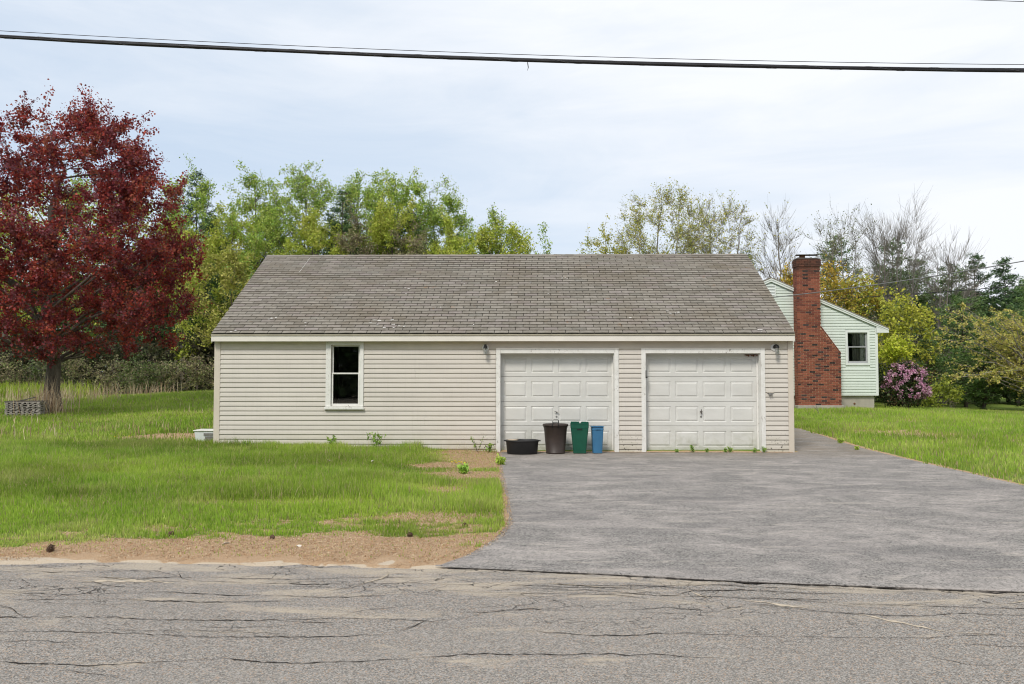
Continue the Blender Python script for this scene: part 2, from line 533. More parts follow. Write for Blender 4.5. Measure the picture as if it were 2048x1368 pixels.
class MB:
    """collects simple solids into one mesh"""
    def __init__(self):
        self.v = []
        self.f = []

    def add(self, vs, fs):
        b = len(self.v)
        self.v.extend([tuple(x) for x in vs])
        self.f.extend([tuple(b + i for i in f) for f in fs])
        return self

    def box(self, x0, x1, y0, y1, z0, z1):
        vs = [(x0, y0, z0), (x1, y0, z0), (x1, y1, z0), (x0, y1, z0), (x0, y0, z1), (x1, y0, z1), (x1, y1, z1), (x0, y1, z1)]
        return self.add(vs, [(0, 3, 2, 1), (4, 5, 6, 7), (0, 1, 5, 4), (1, 2, 6, 5), (2, 3, 7, 6), (3, 0, 4, 7)])

    def hexa(self, a, b):
        """two quads a,b (4 points each) joined"""
        return self.add(list(a) + list(b), [(0, 3, 2, 1), (4, 5, 6, 7), (0, 1, 5, 4), (1, 2, 6, 5), (2, 3, 7, 6), (3, 0, 4, 7)])

    def prism(self, poly, y0, y1):
        """poly in XZ, extruded along Y"""
        n = len(poly)
        vs = [(x, y0, z) for x, z in poly] + [(x, y1, z) for x, z in poly]
        fs = [tuple(range(n)), tuple(range(2 * n - 1, n - 1, -1))]
        fs += [(i, i + n, (i + 1) % n + n, (i + 1) % n) for i in range(n)]
        return self.add(vs, fs)

    def tube(self, pts, r, k=8, cap=True):
        pts = [Vector(p) for p in pts]
        rs = r if isinstance(r, (list, tuple)) else [r] * len(pts)
        b = len(self.v)
        up = Vector((0, 0, 1))
        for i, p in enumerate(pts):
            d = (pts[min(i + 1, len(pts) - 1)] - pts[max(i - 1, 0)]).normalized()
            a = d.cross(up if abs(d.z) < 0.95 else Vector((1, 0, 0))).normalized()
            c = a.cross(d).normalized()
            for j in range(k):
                t_ = 2 * math.pi * j / k
                self.v.append(tuple(p + (a * math.cos(t_) + c * math.sin(t_)) * rs[i]))
        for i in range(len(pts) - 1):
            for j in range(k):
                j2 = (j + 1) % k
                self.f.append((b + i * k + j, b + i * k + j2, b + (i + 1) * k + j2, b + (i + 1) * k + j))
        if cap:
            self.f.append(tuple(b + j for j in range(k - 1, -1, -1)))
            self.f.append(tuple(b + (len(pts) - 1) * k + j for j in range(k)))
        return self

    def lathe(self, prof, k=24, sx=1.0, sy=1.0, c=(0, 0)):
        """prof: list of (r,z)"""
        b = len(self.v)
        for r, z in prof:
            for j in range(k):
                t_ = 2 * math.pi * j / k
                self.v.append((c[0] + r * sx * math.cos(t_), c[1] + r * sy * math.sin(t_), z))
        for i in range(len(prof) - 1):
            for j in range(k):
                j2 = (j + 1) % k
                self.f.append((b + i * k + j, b + i * k + j2, b + (i + 1) * k + j2, b + (i + 1) * k + j))
        return self

    def mesh(self, name, smooth=False, bevel=0.0):
        me = bpy.data.meshes.new(name)
        me.from_pydata(self.v, [], self.f)
        bm = bmesh.new()
        bm.from_mesh(me)
        bmesh.ops.recalc_face_normals(bm, faces=bm.faces)
        if bevel:
            bmesh.ops.bevel(bm, geom=list(bm.edges), offset=bevel, segments=1, affect='EDGES', clamp_overlap=True)
        bm.to_mesh(me)
        bm.free()
        if smooth:
            for p_ in me.polygons:
                p_.use_smooth = True
        return me

    def build(self, name, mat, parent=None, loc=(0, 0, 0), smooth=False, bevel=0.0, rot=(0, 0, 0)):
        return link(name, self.mesh(name, smooth, bevel), mat, parent, loc, rot)


# ------------------------------------------------------------------ terrain
CP = np.array([
    (-6.65, 17.0, .10), (-3.5, 17.0, .05), (-0.8, 17.0, .01), (-2, 9, .02), (-5, 8.5, .03), (-5, 12, .05), (-9, 9, .05), (-9, 13, .09), (-3, 13, .03), (-1, 12, .01),
    (-12, 18, .16), (-9, 21, .25), (-8, 19, .14), (-15.8, 26, .31), (-12, 26, .40), (-9, 27, .50), (-14, 35, .82), (-10, 35, .92), (-19, 35, .52), (-24, 35, .50), (-22, 27, .32),
    (-18, 20, .2), (-30, 35, .5), (-14, 45, .9), (-25, 48, .6), (-40, 50, .6), (-6, 45, .9), (0, 35, .7), (0, 50, .8),
    (6, 20, .06), (6, 24, .14), (8, 20, .06), (8, 15, .03), (8, 24, .18), (10, 29.8, .44), (12, 29.8, .42), (13.4, 30.2, .34), (15, 32, .22), (12, 24, .22), (12, 18, .10), (10, 13, .05),
    (16, 28, .14), (21, 34, -.07), (18, 24, .05), (22, 28, 0), (25, 38, 0), (15, 40, .2), (8, 38, .5), (20, 50, .1), (35, 50, 0), (50, 45, 0), (35, 20, 0), (-30, 10, .05), (30, 8, 0),
    (-50, 20, .2), (-60, 70, .6), (60, 80, 0), (0, 80, .5), (0, 0, 0), (10, 0, 0), (-10, 0, 0), (-30, 0, 0), (30, 0, 0)])


def bumps(x, y):
    return 0.018 * (np.sin(x * 2.1 + 1.3 * np.sin(y * 1.7)) * np.sin(y * 1.9 + x * .6)) + 0.01 * np.sin(x * 5.3 + y * 3.1) * np.sin(y * 4.7 - x * 2.2)


DL = np.array([(16.9, -0.60), (16.0, -0.55), (13.9, -0.47), (10.6, -0.28), (8.9, -0.20), (8.0, -0.33), (7.4, -0.56), (6.9, -0.80)])     # (y, x) left edge of the driveway
SEAM = np.array([(-60, 7.35), (-20, 7.2), (-4.7, 7.02), (-3.85, 7.12), (-2.9, 7.02), (-2.0, 7.02), (-0.8, 6.93), (0.6, 6.71), (1.8, 6.47), (2.9, 6.33), (3.8, 6.22), (6, 5.95), (12, 5.7), (60, 5.4)])


def seam_y(x):
    return np.interp(x, SEAM[:, 0], SEAM[:, 1])


def drive_left(y):
    return np.interp(y, DL[::-1, 0], DL[::-1, 1])


def drive_right(y):
    return np.interp(y, [5.5, 7.5, 9.5, 12, 15.5, 19, 22, 23.5], [12, 9.2, 7.9, 7.47, 7.5, 7.62, 7.75, 7.6])


def sd_drive(x, y):
    """> 0 inside the driveway (metres from the edge, rough)"""
    d = np.minimum(x - drive_left(y), drive_right(y) - x)
    d = np.where((x < 5.75) & (y > 17.04), -1.0, d)
    d = np.minimum(d, np.where(x < 5.75, 17.0 - y, 22.9 - y))
    return d


def H(x, y):
    x = np.asarray(x, dtype=float); y = np.asarray(y, dtype=float)
    sh = x.shape
    xf = x.ravel(); yf = y.ravel()
    out = np.empty(len(xf))
    for s in range(0, len(xf), 20000):
        xs = xf[s:s + 20000, None]; ys = yf[s:s + 20000, None]
        d2 = (xs - CP[None, :, 0]) ** 2 + (ys - CP[None, :, 1]) ** 2
        w = np.exp(-d2 / (2 * 3.2 ** 2)) + 2e-3 * np.exp(-d2 / (2 * 9.0 ** 2)) + 1e-7 / (1 + d2)
        out[s:s + 20000] = (w * CP[None, :, 2]).sum(1) / w.sum(1)
    out = out.reshape(sh)
    far = np.clip((np.hypot(x, y - 15) - 5) / 10, 0.3, 1)
    out = out + bumps(x, y) * far
    out = np.where((x > -6.6) & (x < 5.5) & (y > 17.2) & (y < 23.9), -.3, out)
    # fall to the road and to the driveway edges
    ry = y - seam_y(x)
    k = np.clip(ry / 1.2, 0, 1)
    out = out * k
    out = np.where(ry < 0, -0.05, np.maximum(out, -0.02) + 0.004)
    dd = sd_drive(x, y)
    out = np.where(dd > 0.12, np.minimum(out, drive_z(x, y) - 0.05), out)
    edge = (dd <= 0.12) & (dd > -0.8) & (ry > 0)
    tt = np.clip((-dd + 0.12) / 0.9, 0, 1)
    out = np.where(edge, drive_z(x, y) * (1 - tt) + out * tt - 0.004, out)
    return out


def drive_z(x, y):
    return 0.012 + 0.14 * np.clip((np.asarray(y, dtype=float) - 17.5) / 6.0, 0, 1) ** 1.3


def grid_axis(segs):
    out = []
    for a, b, st in segs:
        out.append(np.arange(a, b, st))
    out.append([segs[-1][1]])
    return np.concatenate(out)


gx = grid_axis([(-420, -60, 30), (-60, -24, 3), (-24, -12, .5), (-12, -2, .16), (-2, 0.4, .06), (.4, 7.1, .35), (7.1, 8.6, .06), (8.6, 16, .25), (16, 30, 1), (30, 60, 3), (60, 420, 30)])
gy = grid_axis([(-60, -2, 6), (-2, 5, .7), (5, 6.4, .14), (6.4, 9.2, .055), (9.2, 18, .13), (18, 36, .35), (36, 60, 2), (60, 600, 30)])
GX, GY = np.meshgrid(gx, gy)
GZ = H(GX, GY)


def vn(x, y, sc, seed=0):
    """cheap smooth value noise 0..1"""
    x = np.asarray(x) * sc; y = np.asarray(y) * sc
    xi = np.floor(x).astype(int); yi = np.floor(y).astype(int)
    fx = x - xi; fy = y - yi
    fx = fx * fx * (3 - 2 * fx); fy = fy * fy * (3 - 2 * fy)

    def h(a, b):
        n = (a * 374761393 + b * 668265263 + seed * 144665) & 0x7fffffff
        n = ((n ^ (n >> 13)) * 1274126177) & 0x7fffffff
        return ((n ^ (n >> 16)) & 0xffff) / 65535.0
    return (h(xi, yi) * (1 - fx) + h(xi + 1, yi) * fx) * (1 - fy) + (h(xi, yi + 1) * (1 - fx) + h(xi + 1, yi + 1) * fx) * fy


def fbm(x, y, sc, seed=0):
    return 0.5 * vn(x, y, sc, seed) + 0.3 * vn(x, y, sc * 2.1, seed + 5) + 0.2 * vn(x, y, sc * 4.3, seed + 9)


def bare(x, y):
    """0 = full grass, 1 = thatch"""
    x = np.asarray(x, dtype=float); y = np.asarray(y, dtype=float)
    n = fbm(x * 0.6, y * 1.3, 1.3, 3)
    ry = y - seam_y(x)
    n3 = fbm(x, y * 1.6, 4.5, 13)
    lim = 1.0 + 1.0 * np.clip((x + 4.2) / 2.2, 0, 1)
    b = np.clip((lim + (n - .5) * 1.8 + (n3 - .5) * 1.6 - ry) / 0.55, 0, 1) * (x < 2)
    b = np.maximum(b, np.clip((n3 - .50) * 5, 0, 1) * np.clip((lim + 1.5 - ry) / 1.2, 0, 1) * .85 * (x < 2))
    b = np.maximum(b, np.clip((n3 - .62) * 6, 0, 1) * .55)
    # patches by the drive
    def blob(cx, cy, rx, ry_):
        return np.clip(1.35 - np.hypot((x - cx) / rx, (y - cy) / ry_) + (n - .5) * 2.0, 0, 1)
    b = np.maximum(b, np.clip(blob(-1.0, 15.2, 1.15, 2.6) * 1.6, 0, 1) * .98)
    b = np.maximum(b, blob(-1.1, 11.6, .55, 1.0) * .85)
    b = np.maximum(b, blob(-2.7, 10.1, 1.6, .35) * .6)
    b = np.maximum(b, blob(-1.0, 9.2, .8, .3) * .8)
    b = np.maximum(b, np.clip((fbm(x, y, .9, 21) - .60) * 6, 0, 1) * .5 * (y < 20))
    b = np.maximum(b, np.clip(blob(-8.3, 18.9, 1.5, 1.0) * 1.4, 0, 1))
    # right lawn
    b = np.maximum(b, np.clip(blob(9.8, 20.8, 1.8, 1.2) * 1.2, 0, 1) * .85)
    b = np.maximum(b, blob(12.5, 18.5, 1.6, .9) * .75)
    b = np.maximum(b, blob(11.8, 24.5, 1.5, 1.0) * .6)
    b = np.maximum(b, np.clip((fbm(x, y, .5, 33) - .62) * 5, 0, 1) * .4 * (x > 7))
    dd = sd_drive(x, y)
    b = np.maximum(b, np.clip((dd + 0.10 + .1 * (n - .5)) / 0.08, 0, 1))
    return b


ry = GY - seam_y(GX)
nse = fbm(GX, GY, 2.0, 8)
nse = fbm(GX, GY, 3.2, 8)
sandm = np.clip((0.10 + (nse - .5) * .5 - ry) / 0.12, 0, 1) * (GX < 0.2)
sandm = np.maximum(sandm, np.clip(1.3 - np.hypot((GX + 4.7) / .8, (GY - 7.05) / .22), 0, 1))
thm = bare(GX, GY)
nxg, nyg = len(gx), len(gy)
idx = np.arange(nxg * nyg).reshape(nyg, nxg)
fq = np.stack([idx[:-1, :-1].ravel(), idx[:-1, 1:].ravel(), idx[1:, 1:].ravel(), idx[1:, :-1].ravel()], 1)
zones = np.stack([sandm.ravel(), thm.ravel(), np.zeros(nxg * nyg)], 1)
gm = npmesh('ground', np.stack([GX.ravel(), GY.ravel(), GZ.ravel()], 1), [fq], zones=zones, smooth=True)
props(link('ground', gm, M['ground']), kind='structure', label='grassy yard rising gently behind the road')

# road
def sheet(name, upper, lower_y, xs, z, mat, jag=0.02):
    vs = []
    fs = []
    ys = np.linspace(0, 1, 9)
    for i, x in enumerate(xs):
        y1 = float(upper(x)) + jag * (float(vn(x, 3.0, 5.0, 2)) - .5) * 2 + jag * (float(vn(x, 9.0, 1.7, 4)) - .5) * 2
        for t_ in ys:
            vs.append((x, lower_y + (y1 - lower_y) * t_, z))
        vs.append((x, y1 + 0.01, z - 0.06))
    k = len(ys) + 1
    for i in range(len(xs) - 1):
        for j in range(k - 1):
            fs.append((i * k + j, (i + 1) * k + j, (i + 1) * k + j + 1, i * k + j + 1))
    me = bpy.data.meshes.new(name)
    me.from_pydata(vs, [], fs)
    return link(name, me, mat)


road = sheet('road', seam_y, -1.6, np.concatenate([np.arange(-60, -8, 2.0), np.arange(-8, 8, .08), np.arange(8, 60.1, 2.0)]), 0.0, M['road'], 0.05)
props(road, kind='structure', label='worn grey asphalt road with long cracks')

# driveway: rows across, from the seam to behind the garage
vs = []; fs = []
rows = np.concatenate([np.linspace(0, 1, 10)])
ylist = np.concatenate([np.arange(7.0, 17.0, .12), [17.02]])
def seam_row(x0, x1, n, off):
    xs_ = np.linspace(x0, x1, n)
    return xs_, seam_y(xs_) + off
N = 90
prev = None
def addrow(pts):
    global prev
    b = len(vs)
    vs.extend(pts)
    if prev is not None:
        for j in range(len(pts) - 1):
            fs.append((prev + j, prev + j + 1, b + j + 1, b + j))
    prev = b
xs_ = np.linspace(-0.80, 12.0, N)
addrow([(x, seam_y(x) + 0.022 + 0.02 * (vn(x, 1, 6, 1) - .5), -0.03) for x in xs_])
addrow([(x, seam_y(x) + 0.030 + 0.02 * (vn(x, 1, 6, 1) - .5), 0.008) for x in xs_])
addrow([(x, seam_y(x) + 0.055 + 0.02 * (vn(x, 1, 6, 1) - .5), 0.013) for x in xs_])
for y in ylist:
    a = float(drive_left(y)) + 0.03 * (float(vn(y, 2, 3, 6)) - .5) * 2 + .02 * (float(vn(y, 7, 9, 6)) - .5)
    b_ = float(drive_right(y)) + 0.05 * (float(vn(y, 5, 2.5, 6)) - .5) * 2
    tt = min(1.0, max(0.0, (y - 7.0) / 0.9))
    pts = []
    for q in np.linspace(0, 1, N):
        x = a + (b_ - a) * q
        yy_ = max(y, seam_y(x) + .06 + (y - 7.0) * .5) if y < 7.6 else y
        pts.append((x, float(yy_), float(drive_z(x, yy_))))
    addrow(pts)
prev = None
for y in np.arange(16.98, 23.0, .15):
    b_ = float(drive_right(y)) + 0.05 * (float(vn(y, 5, 2.5, 6)) - .5) * 2
    addrow([(5.6 + (b_ - 5.6) * q, y, float(drive_z(0, y)) + 0.0005) for q in np.linspace(0, 1, 12)])
me = bpy.data.meshes.new('driveway')
me.from_pydata([tuple(map(float, v_)) for v_ in vs], [], fs)
props(link('driveway', me, M['drive']), kind='structure', label='grey asphalt driveway in front of the garage doors')

# cracks in the road: traced runs, thin ribbons a few millimetres proud of the worn surface
CR = [
    [(-4.0, 6.55), (-3.2, 6.52), (-2.5, 6.55), (-1.9, 6.50), (-1.5, 6.58), (-1.0, 6.60)],
    [(-4.6, 6.75), (-3.9, 6.72), (-3.2, 6.80), (-2.9, 6.62)],
    [(-4.2, 6.10), (-3.5, 6.05), (-2.8, 6.12), (-2.2, 6.06), (-1.5, 6.02), (-1.0, 6.05)],
    [(-3.8, 5.9), (-3.1, 5.95), (-2.4, 5.85), (-1.6, 5.9)],
    [(-2.2, 6.42), (-1.5, 6.38), (-0.7, 6.40), (0.1, 6.36), (0.9, 6.30)],
    [(-4.0, 5.45), (-3.1, 5.50), (-2.2, 5.43), (-1.3, 5.48), (-0.5, 5.42)],
    [(-3.8, 5.15), (-2.9, 5.20), (-2.2, 5.12), (-1.4, 5.10), (-0.8, 5.16)],
    [(-3.2, 4.66), (-2.5, 4.62), (-1.9, 4.70), (-1.3, 4.66), (-0.9, 4.72), (-0.4, 4.80), (0.4, 4.84), (1.2, 4.80)],
    [(-0.6, 5.62), (-0.1, 5.72), (0.5, 5.70), (1.0, 5.78), (1.4, 5.70)],
    [(-0.2, 5.28), (0.4, 5.20), (1.0, 5.22), (1.6, 5.16), (2.1, 5.14), (2.6, 5.18), (3.0, 5.22)],
    [(0.0, 6.28), (0.6, 6.22), (1.1, 6.10), (1.8, 6.04), (2.4, 6.02)],
    [(1.1, 6.10), (1.3, 6.24), (1.7, 6.26), (2.2, 6.20)],
    [(1.6, 5.95), (2.0, 5.75), (2.5, 5.62), (3.1, 5.70), (3.8, 5.62)],
    [(2.3, 5.9), (3.0, 5.86), (3.9, 5.78), (4.6, 5.74)],
    [(2.6, 5.05), (3.1, 4.98), (3.6, 5.05), (4.2, 5.0)],
    [(2.35, 4.95), (2.42, 4.82), (2.55, 4.72), (2.8, 4.68)],
    [(-1.2, 6.85), (-1.15, 6.6), (-1.35, 6.35), (-1.6, 6.1)],
    [(-2.0, 5.43), (-1.95, 5.25), (-2.05, 5.12)],
    [(-0.9, 5.16), (-0.75, 5.35), (-0.62, 5.6)],
    [(-3.0, 6.8), (-2.85, 6.55), (-2.5, 6.42), (-2.2, 6.42)],
    [(0.9, 6.30), (1.2, 6.42), (1.6, 6.40), (2.3, 6.28)],
]
rr = random.Random(3)
mbc = MB()


def ribbon(mb, path, w, z, step=0.035, jit=0.014):
    pts = []
    for (x0, y0), (x1, y1) in zip(path, path[1:]):
        n = max(2, int(math.hypot(x1 - x0, y1 - y0) / step))
        for i in range(n):
            pts.append((x0 + (x1 - x0) * i / n, y0 + (y1 - y0) * i / n))
    pts.append(path[-1])
    off = 0
    L_, R_ = [], []
    for i, (x, y) in enumerate(pts):
        off = off * .85 + rr.uniform(-jit, jit)
        yy_ = y + off
        e = min(1, i / 6, (len(pts) - 1 - i) / 6)
        ww = w * rr.uniform(.25, 1.3) * max(e, .05) * (0.15 + 1.1 * float(vn(x, y, 3.0, 11)))
        dx = pts[min(i + 1, len(pts) - 1)][0] - pts[max(i - 1, 0)][0]
        dy = pts[min(i + 1, len(pts) - 1)][1] - pts[max(i - 1, 0)][1]
        l = math.hypot(dx, dy) or 1
        ww *= .3 + .7 * abs(dx) / l
        L_.append((x - dy / l * ww, yy_ + dx / l * ww, z)); R_.append((x + dy / l * ww, yy_ - dx / l * ww, z))
    n = len(L_)
    mb.add(L_ + R_, [(i, i + 1, n + i + 1, n + i) for i in range(n - 1)])


for c_ in CR:
    ribbon(mbc, c_, 0.0055, 0.004)
    if rr.random() < .5:
        ribbon(mbc, [(x + rr.uniform(-.1, .1), y + rr.uniform(.05, .12)) for x, y in c_[1:-1]] if len(c_) > 4 else c_, 0.003, 0.0045)
mbs = MB()
for i in range(95):
    y0 = 6.9 - abs(rr.gauss(0, .95))
    if y0 < 4.5: continue
    x0 = rr.uniform(-5.2, 4.6)
    y0 = min(y0, float(seam_y(x0)) - .04)
    a0 = rr.gauss(-.06, .12) if rr.random() < .72 else rr.choice([-1, 1]) * rr.uniform(.5, 1.5)
    L_ = rr.uniform(.3, 1.7) if abs(a0) < .5 else rr.uniform(.12, .45)
    p = [(x0, y0)]
    while L_ > 0:
        a0 += rr.gauss(0, .22)
        a0 = max(-1.5, min(1.5, a0 * .93))
        s_ = rr.uniform(.08, .16)
        x1_, y1_ = p[-1][0] + math.cos(a0) * s_, p[-1][1] + math.sin(a0) * s_ * .8
        if y1_ > float(seam_y(x1_)) - .03: break
        p.append((x1_, y1_)); L_ -= s_
    if len(p) < 3: continue
    ribbon(mbc, p, rr.uniform(.0018, .0042), 0.0043, jit=.008)
    if rr.random() < .25:
        ribbon(mbs, p[:max(3, len(p) // 2)], rr.uniform(.010, .022), 0.0032, jit=.012)
for c_ in ([(1.6, 6.0), (1.9, 5.85), (2.05, 5.75)], [(2.3, 5.68), (2.5, 5.5), (2.75, 5.3)], [(1.25, 6.3), (1.32, 6.1), (1.4, 6.0)], [(-1.15, 6.8), (-1.2, 6.55), (-1.4, 6.3)], [(-3.7, 6.4), (-3.2, 6.44), (-2.8, 6.4)]):
    ribbon(mbs, c_, .035, .0030, jit=.02)
props(mbs.build('sand_in_crack', M['sandline'], road), kind='stuff')
props(mbc.build('crack', M['crack'], road), kind='stuff')
# the open joint between road and driveway
mbj = MB()
jx = np.arange(-0.8, 9, .25)
ribbon(mbj, [(float(x), float(seam_y(x)) + .012) for x in jx], 0.02, 0.0052, jit=.003)
props(mbj.build('joint_gap', M['crack'], road), kind='stuff')

# ------------------------------------------------------------------ scattered blades
def blades(x, y, h, w, col, lean=0.35, seed=1, zoff=0.0, bend=0.35):
    r = np.random.default_rng(seed)
    n = len(x)
    z = H(x, y) + zoff
    a = r.uniform(0, 2 * np.pi, n)
    la = r.uniform(0, 2 * np.pi, n)
    le = np.abs(r.normal(0, lean, n))
    dx = np.cos(la) * le * h; dy = np.sin(la) * le * h
    wx = np.cos(a) * w / 2; wy = np.sin(a) * w / 2
    V = np.empty((n, 5, 3))
    m = bend
    hz = h * np.sqrt(np.clip(1 - le ** 2, 0.1, 1))
    V[:, 0] = np.stack([x - wx, y - wy, z - 0.01], 1)
    V[:, 1] = np.stack([x + wx, y + wy, z - 0.01], 1)
    V[:, 2] = np.stack([x + dx * m + wx * .8, y + dy * m + wy * .8, z + hz * .58], 1)
    V[:, 3] = np.stack([x + dx * m - wx * .8, y + dy * m - wy * .8, z + hz * .58], 1)
    V[:, 4] = np.stack([x + dx, y + dy, z + hz], 1)
    b = np.arange(n)[:, None] * 5
    q = b + np.array([[0, 1, 2, 3]])
    t3 = b + np.array([[3, 2, 4]])
    T = np.repeat(col[:, None, :], 5, 1)
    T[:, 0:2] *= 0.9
    return V.reshape(-1, 3), [q, t3], T.reshape(-1, 3)


def scatter(n, xr, yr, seed, keep=None):
    r = np.random.default_rng(seed)
    x = r.uniform(*xr, n); y = r.uniform(*yr, n)
    vis = (x > -0.70 * y - 3.2) & (x < 0.66 * y + 3.2)
    x = x[vis]; y = y[vis]
    if keep is not None:
        p = keep(x, y)
        k = r.uniform(0, 1, len(x)) < p
        x = x[k]; y = y[k]
    return x, y


def in_garage(x, y):
    return (x > -6.80) & (x < 5.75) & (y > 17.06) & (y < 24.2)


def gcol(x, y, seed, dry=0.05):
    r = np.random.default_rng(seed)
    n = len(x)
    A = np.array([0.225, 0.385, 0.045]); B = np.array([0.45, 0.60, 0.080]); C = np.array([0.62, 0.66, 0.20])
    D = np.array([0.48, 0.38, 0.22])
    m = np.clip(fbm(x, y, .45, 41) * 1.2 - .1 + r.normal(0, .2, n), 0, 1)[:, None]
    c = A * (1 - m) + B * m
    m2 = (np.clip((fbm(x, y, 1.2, 43) - .5) * 3, 0, 1) * .6 + (r.random(n) < .12) * .5)[:, None]
    c = c * (1 - np.clip(m2, 0, 1)) + C * np.clip(m2, 0, 1)
    pt = np.clip((fbm(x * .7, y, .55, 47) - .48) * 4, 0, 1)[:, None]
    c = c * (1 - .30 * pt)
    dz = (r.random(n) < dry)[:, None]
    c = np.where(dz, D * r.uniform(.7, 1.2, (n, 1)), c)
    return c * r.uniform(.78, 1.22, (n, 1))


def left_keep(x, y):
    return (1 - 0.93 * bare(x, y)) * (~in_garage(x, y)) * (sd_drive(x, y) < .16 * (fbm(x, y, 3.0, 91) - .42)) * (y > seam_y(x) + .25)


# near left lawn
x, y = scatter(640000, (-15.6, 0.1), (7.2, 17.05), 11, lambda x, y: left_keep(x, y) * np.clip(1.5 - (y - 8) * .075, .6, 1))
r_ = np.random.default_rng(5)
hh_ = (0.035 + .11 * fbm(x, y, .8, 51) * (.5 + fbm(x, y, 2.6, 57))) * r_.uniform(.45, 1.5, len(x)) * (1 - .7 * bare(x, y)) * np.where((x > -2.2) & (y > 12.5), .6, 1)
hh_ *= np.clip(.55 + (y - seam_y(x) - .8) / 3.5, .55, 1.15)
hh_ *= np.where(y > 16.2, 1.25, 1)
V, F, T = blades(x, y, hh_, r_.uniform(.005, .010, len(x)), gcol(x, y, 12, .09), seed=13)
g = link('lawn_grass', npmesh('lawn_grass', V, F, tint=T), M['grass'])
props(g, 'bright green spring grass between the road and the beige siding', 'grass', kind='stuff')
print('near grass', len(x))

# yard beyond, left
x, y = scatter(255000, (-30, -4), (17.05, 36.5), 14, lambda x, y: (~in_garage(x, y)) * (1 - .9 * bare(x, y)) * np.clip(1.3 - (y - 17) * .04, .5, 1) * (x < -6.4))
hh_ = (0.08 + .12 * fbm(x, y, .4, 53)) * r_.uniform(.5, 1.3, len(x)) * np.clip(.8 + (y - 17) * .02, .8, 1.3)
V, F, T = blades(x, y, hh_, r_.uniform(.011, .024, len(x)), gcol(x, y, 15, .13), seed=16)
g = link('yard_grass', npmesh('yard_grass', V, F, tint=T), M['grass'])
props(g, 'longer green grass of the yard around the red-leaved tree', 'grass', kind='stuff')

# right lawn
x, y = scatter(250000, (7.2, 27), (10.5, 36), 17, lambda x, y: (1 - .85 * np.minimum(bare(x, y), np.where(sd_drive(x, y) > -.1, .5, 1))) * (sd_drive(x, y) < .3 * (fbm(x, y, 2.2, 92) - .42)) * ~((x > 5.3) & (x < 13.4) & (y > 30.3)) * np.clip(1.35 - (y - 12) * .03, .6, 1))
x2, y2 = scatter(30000, (5.8, 9), (22.6, 30), 18, lambda x, y: (sd_drive(x, y) < 0) * (y > 22.8))
x = np.concatenate([x, x2]); y = np.concatenate([y, y2])
hh_ = (0.06 + .10 * fbm(x, y, .5, 55)) * r_.uniform(.5, 1.3, len(x))
V, F, T = blades(x, y, hh_, r_.uniform(.009, .020, len(x)), gcol(x, y, 19, .13), seed=20)
g = link('side_lawn_grass', npmesh('side_lawn_grass', V, F, tint=T), M['grass'])
props(g, 'green grass right of the driveway in front of the mint house', 'grass', kind='stuff')
print('far grass', len(x))

# thatch: dead stems lying near the road
x, y = scatter(290000, (-9, 0.1), (6.95, 17), 21, lambda x, y: np.clip(bare(x, y), 0, 1) * (sd_drive(x, y) < .05) * np.clip((y - seam_y(x) - .0 - .9 * (fbm(x, y, 3.2, 8) - .38)) * 7, 0.03, 1))
n = len(x)
r_ = np.random.default_rng(22)
D = np.array([[.60, .42, .26], [.52, .31, .16], [.68, .55, .38], [.32, .20, .12]])[r_.integers(0, 4, n)] * r_.uniform(.7, 1.2, (n, 1))
V, F, T = blades(x, y, r_.uniform(.02, .07, n), r_.uniform(.003, .007, n), D, lean=1.1, seed=23, zoff=0.006)
V = V.reshape(n, 5, 3)
zb = V[:, :1, 2] + .01
V[:, :, 2] = zb + (V[:, :, 2] - zb) * .22
g = link('dead_grass', npmesh('dead_grass', V.reshape(-1, 3), F, tint=T), M['straw'])
props(g, 'tan dead grass thatch along the road edge', 'dead grass', kind='stuff')
print('thatch', n)

# tall dry stems in the meadow behind the tree and around its foot
xs1, ys1 = scatter(9000, (-30, -13.6), (30, 36.5), 24, lambda x, y: np.clip(fbm(x, y, .5, 61) * 1.6 - .35, 0, 1) * np.clip((y - 29.5) / 2.5, 0, 1) * np.clip((-15.6 - x) / 2, 0, 1))
xs2 = r_.normal(-15.3, .35, 260); ys2 = r_.normal(24.9, .35, 260)
xs3, ys3 = scatter(5000, (-22, -6.9), (17.2, 33), 25, lambda x, y: np.clip((fbm(x, y, .35, 63) - .62) * 4, 0, .5))
x = np.concatenate([xs1, xs2, xs3]); y = np.concatenate([ys1, ys2, ys3])
n = len(x)
h_ = np.concatenate([r_.uniform(.35, .85, len(xs1)), r_.uniform(.5, 1.5, 260), r_.uniform(.15, .4, len(xs3))])
D = np.array([[.60, .46, .30], [.70, .58, .42], [.46, .31, .20]])[r_.integers(0, 3, n)] * r_.uniform(.7, 1.15, (n, 1))
V, F, T = blades(x, y, h_, r_.uniform(.010, .02, n), D, lean=.38, seed=26)
g = link('tall_dry_grass', npmesh('tall_dry_grass', V, F, tint=T), M['straw'])
props(g, 'tall tan dry grass around and behind the red-leaved tree', 'dry grass', kind='stuff')

# a few long single stems standing in the near lawn
x, y = scatter(1500, (-11, -1), (8.5, 17), 27)
n = len(x)
D = np.array([[.34, .36, .12], [.50, .42, .24]])[r_.integers(0, 2, n)]
V, F, T = blades(x, y, r_.uniform(.18, .38, n), r_.uniform(.003, .005, n), D, lean=.6, seed=28)
g = link('seed_stems', npmesh('seed_stems', V, F, tint=T), M['straw'])
props(g, 'thin long seed stems standing out of the near lawn', 'grass stems', kind='stuff')

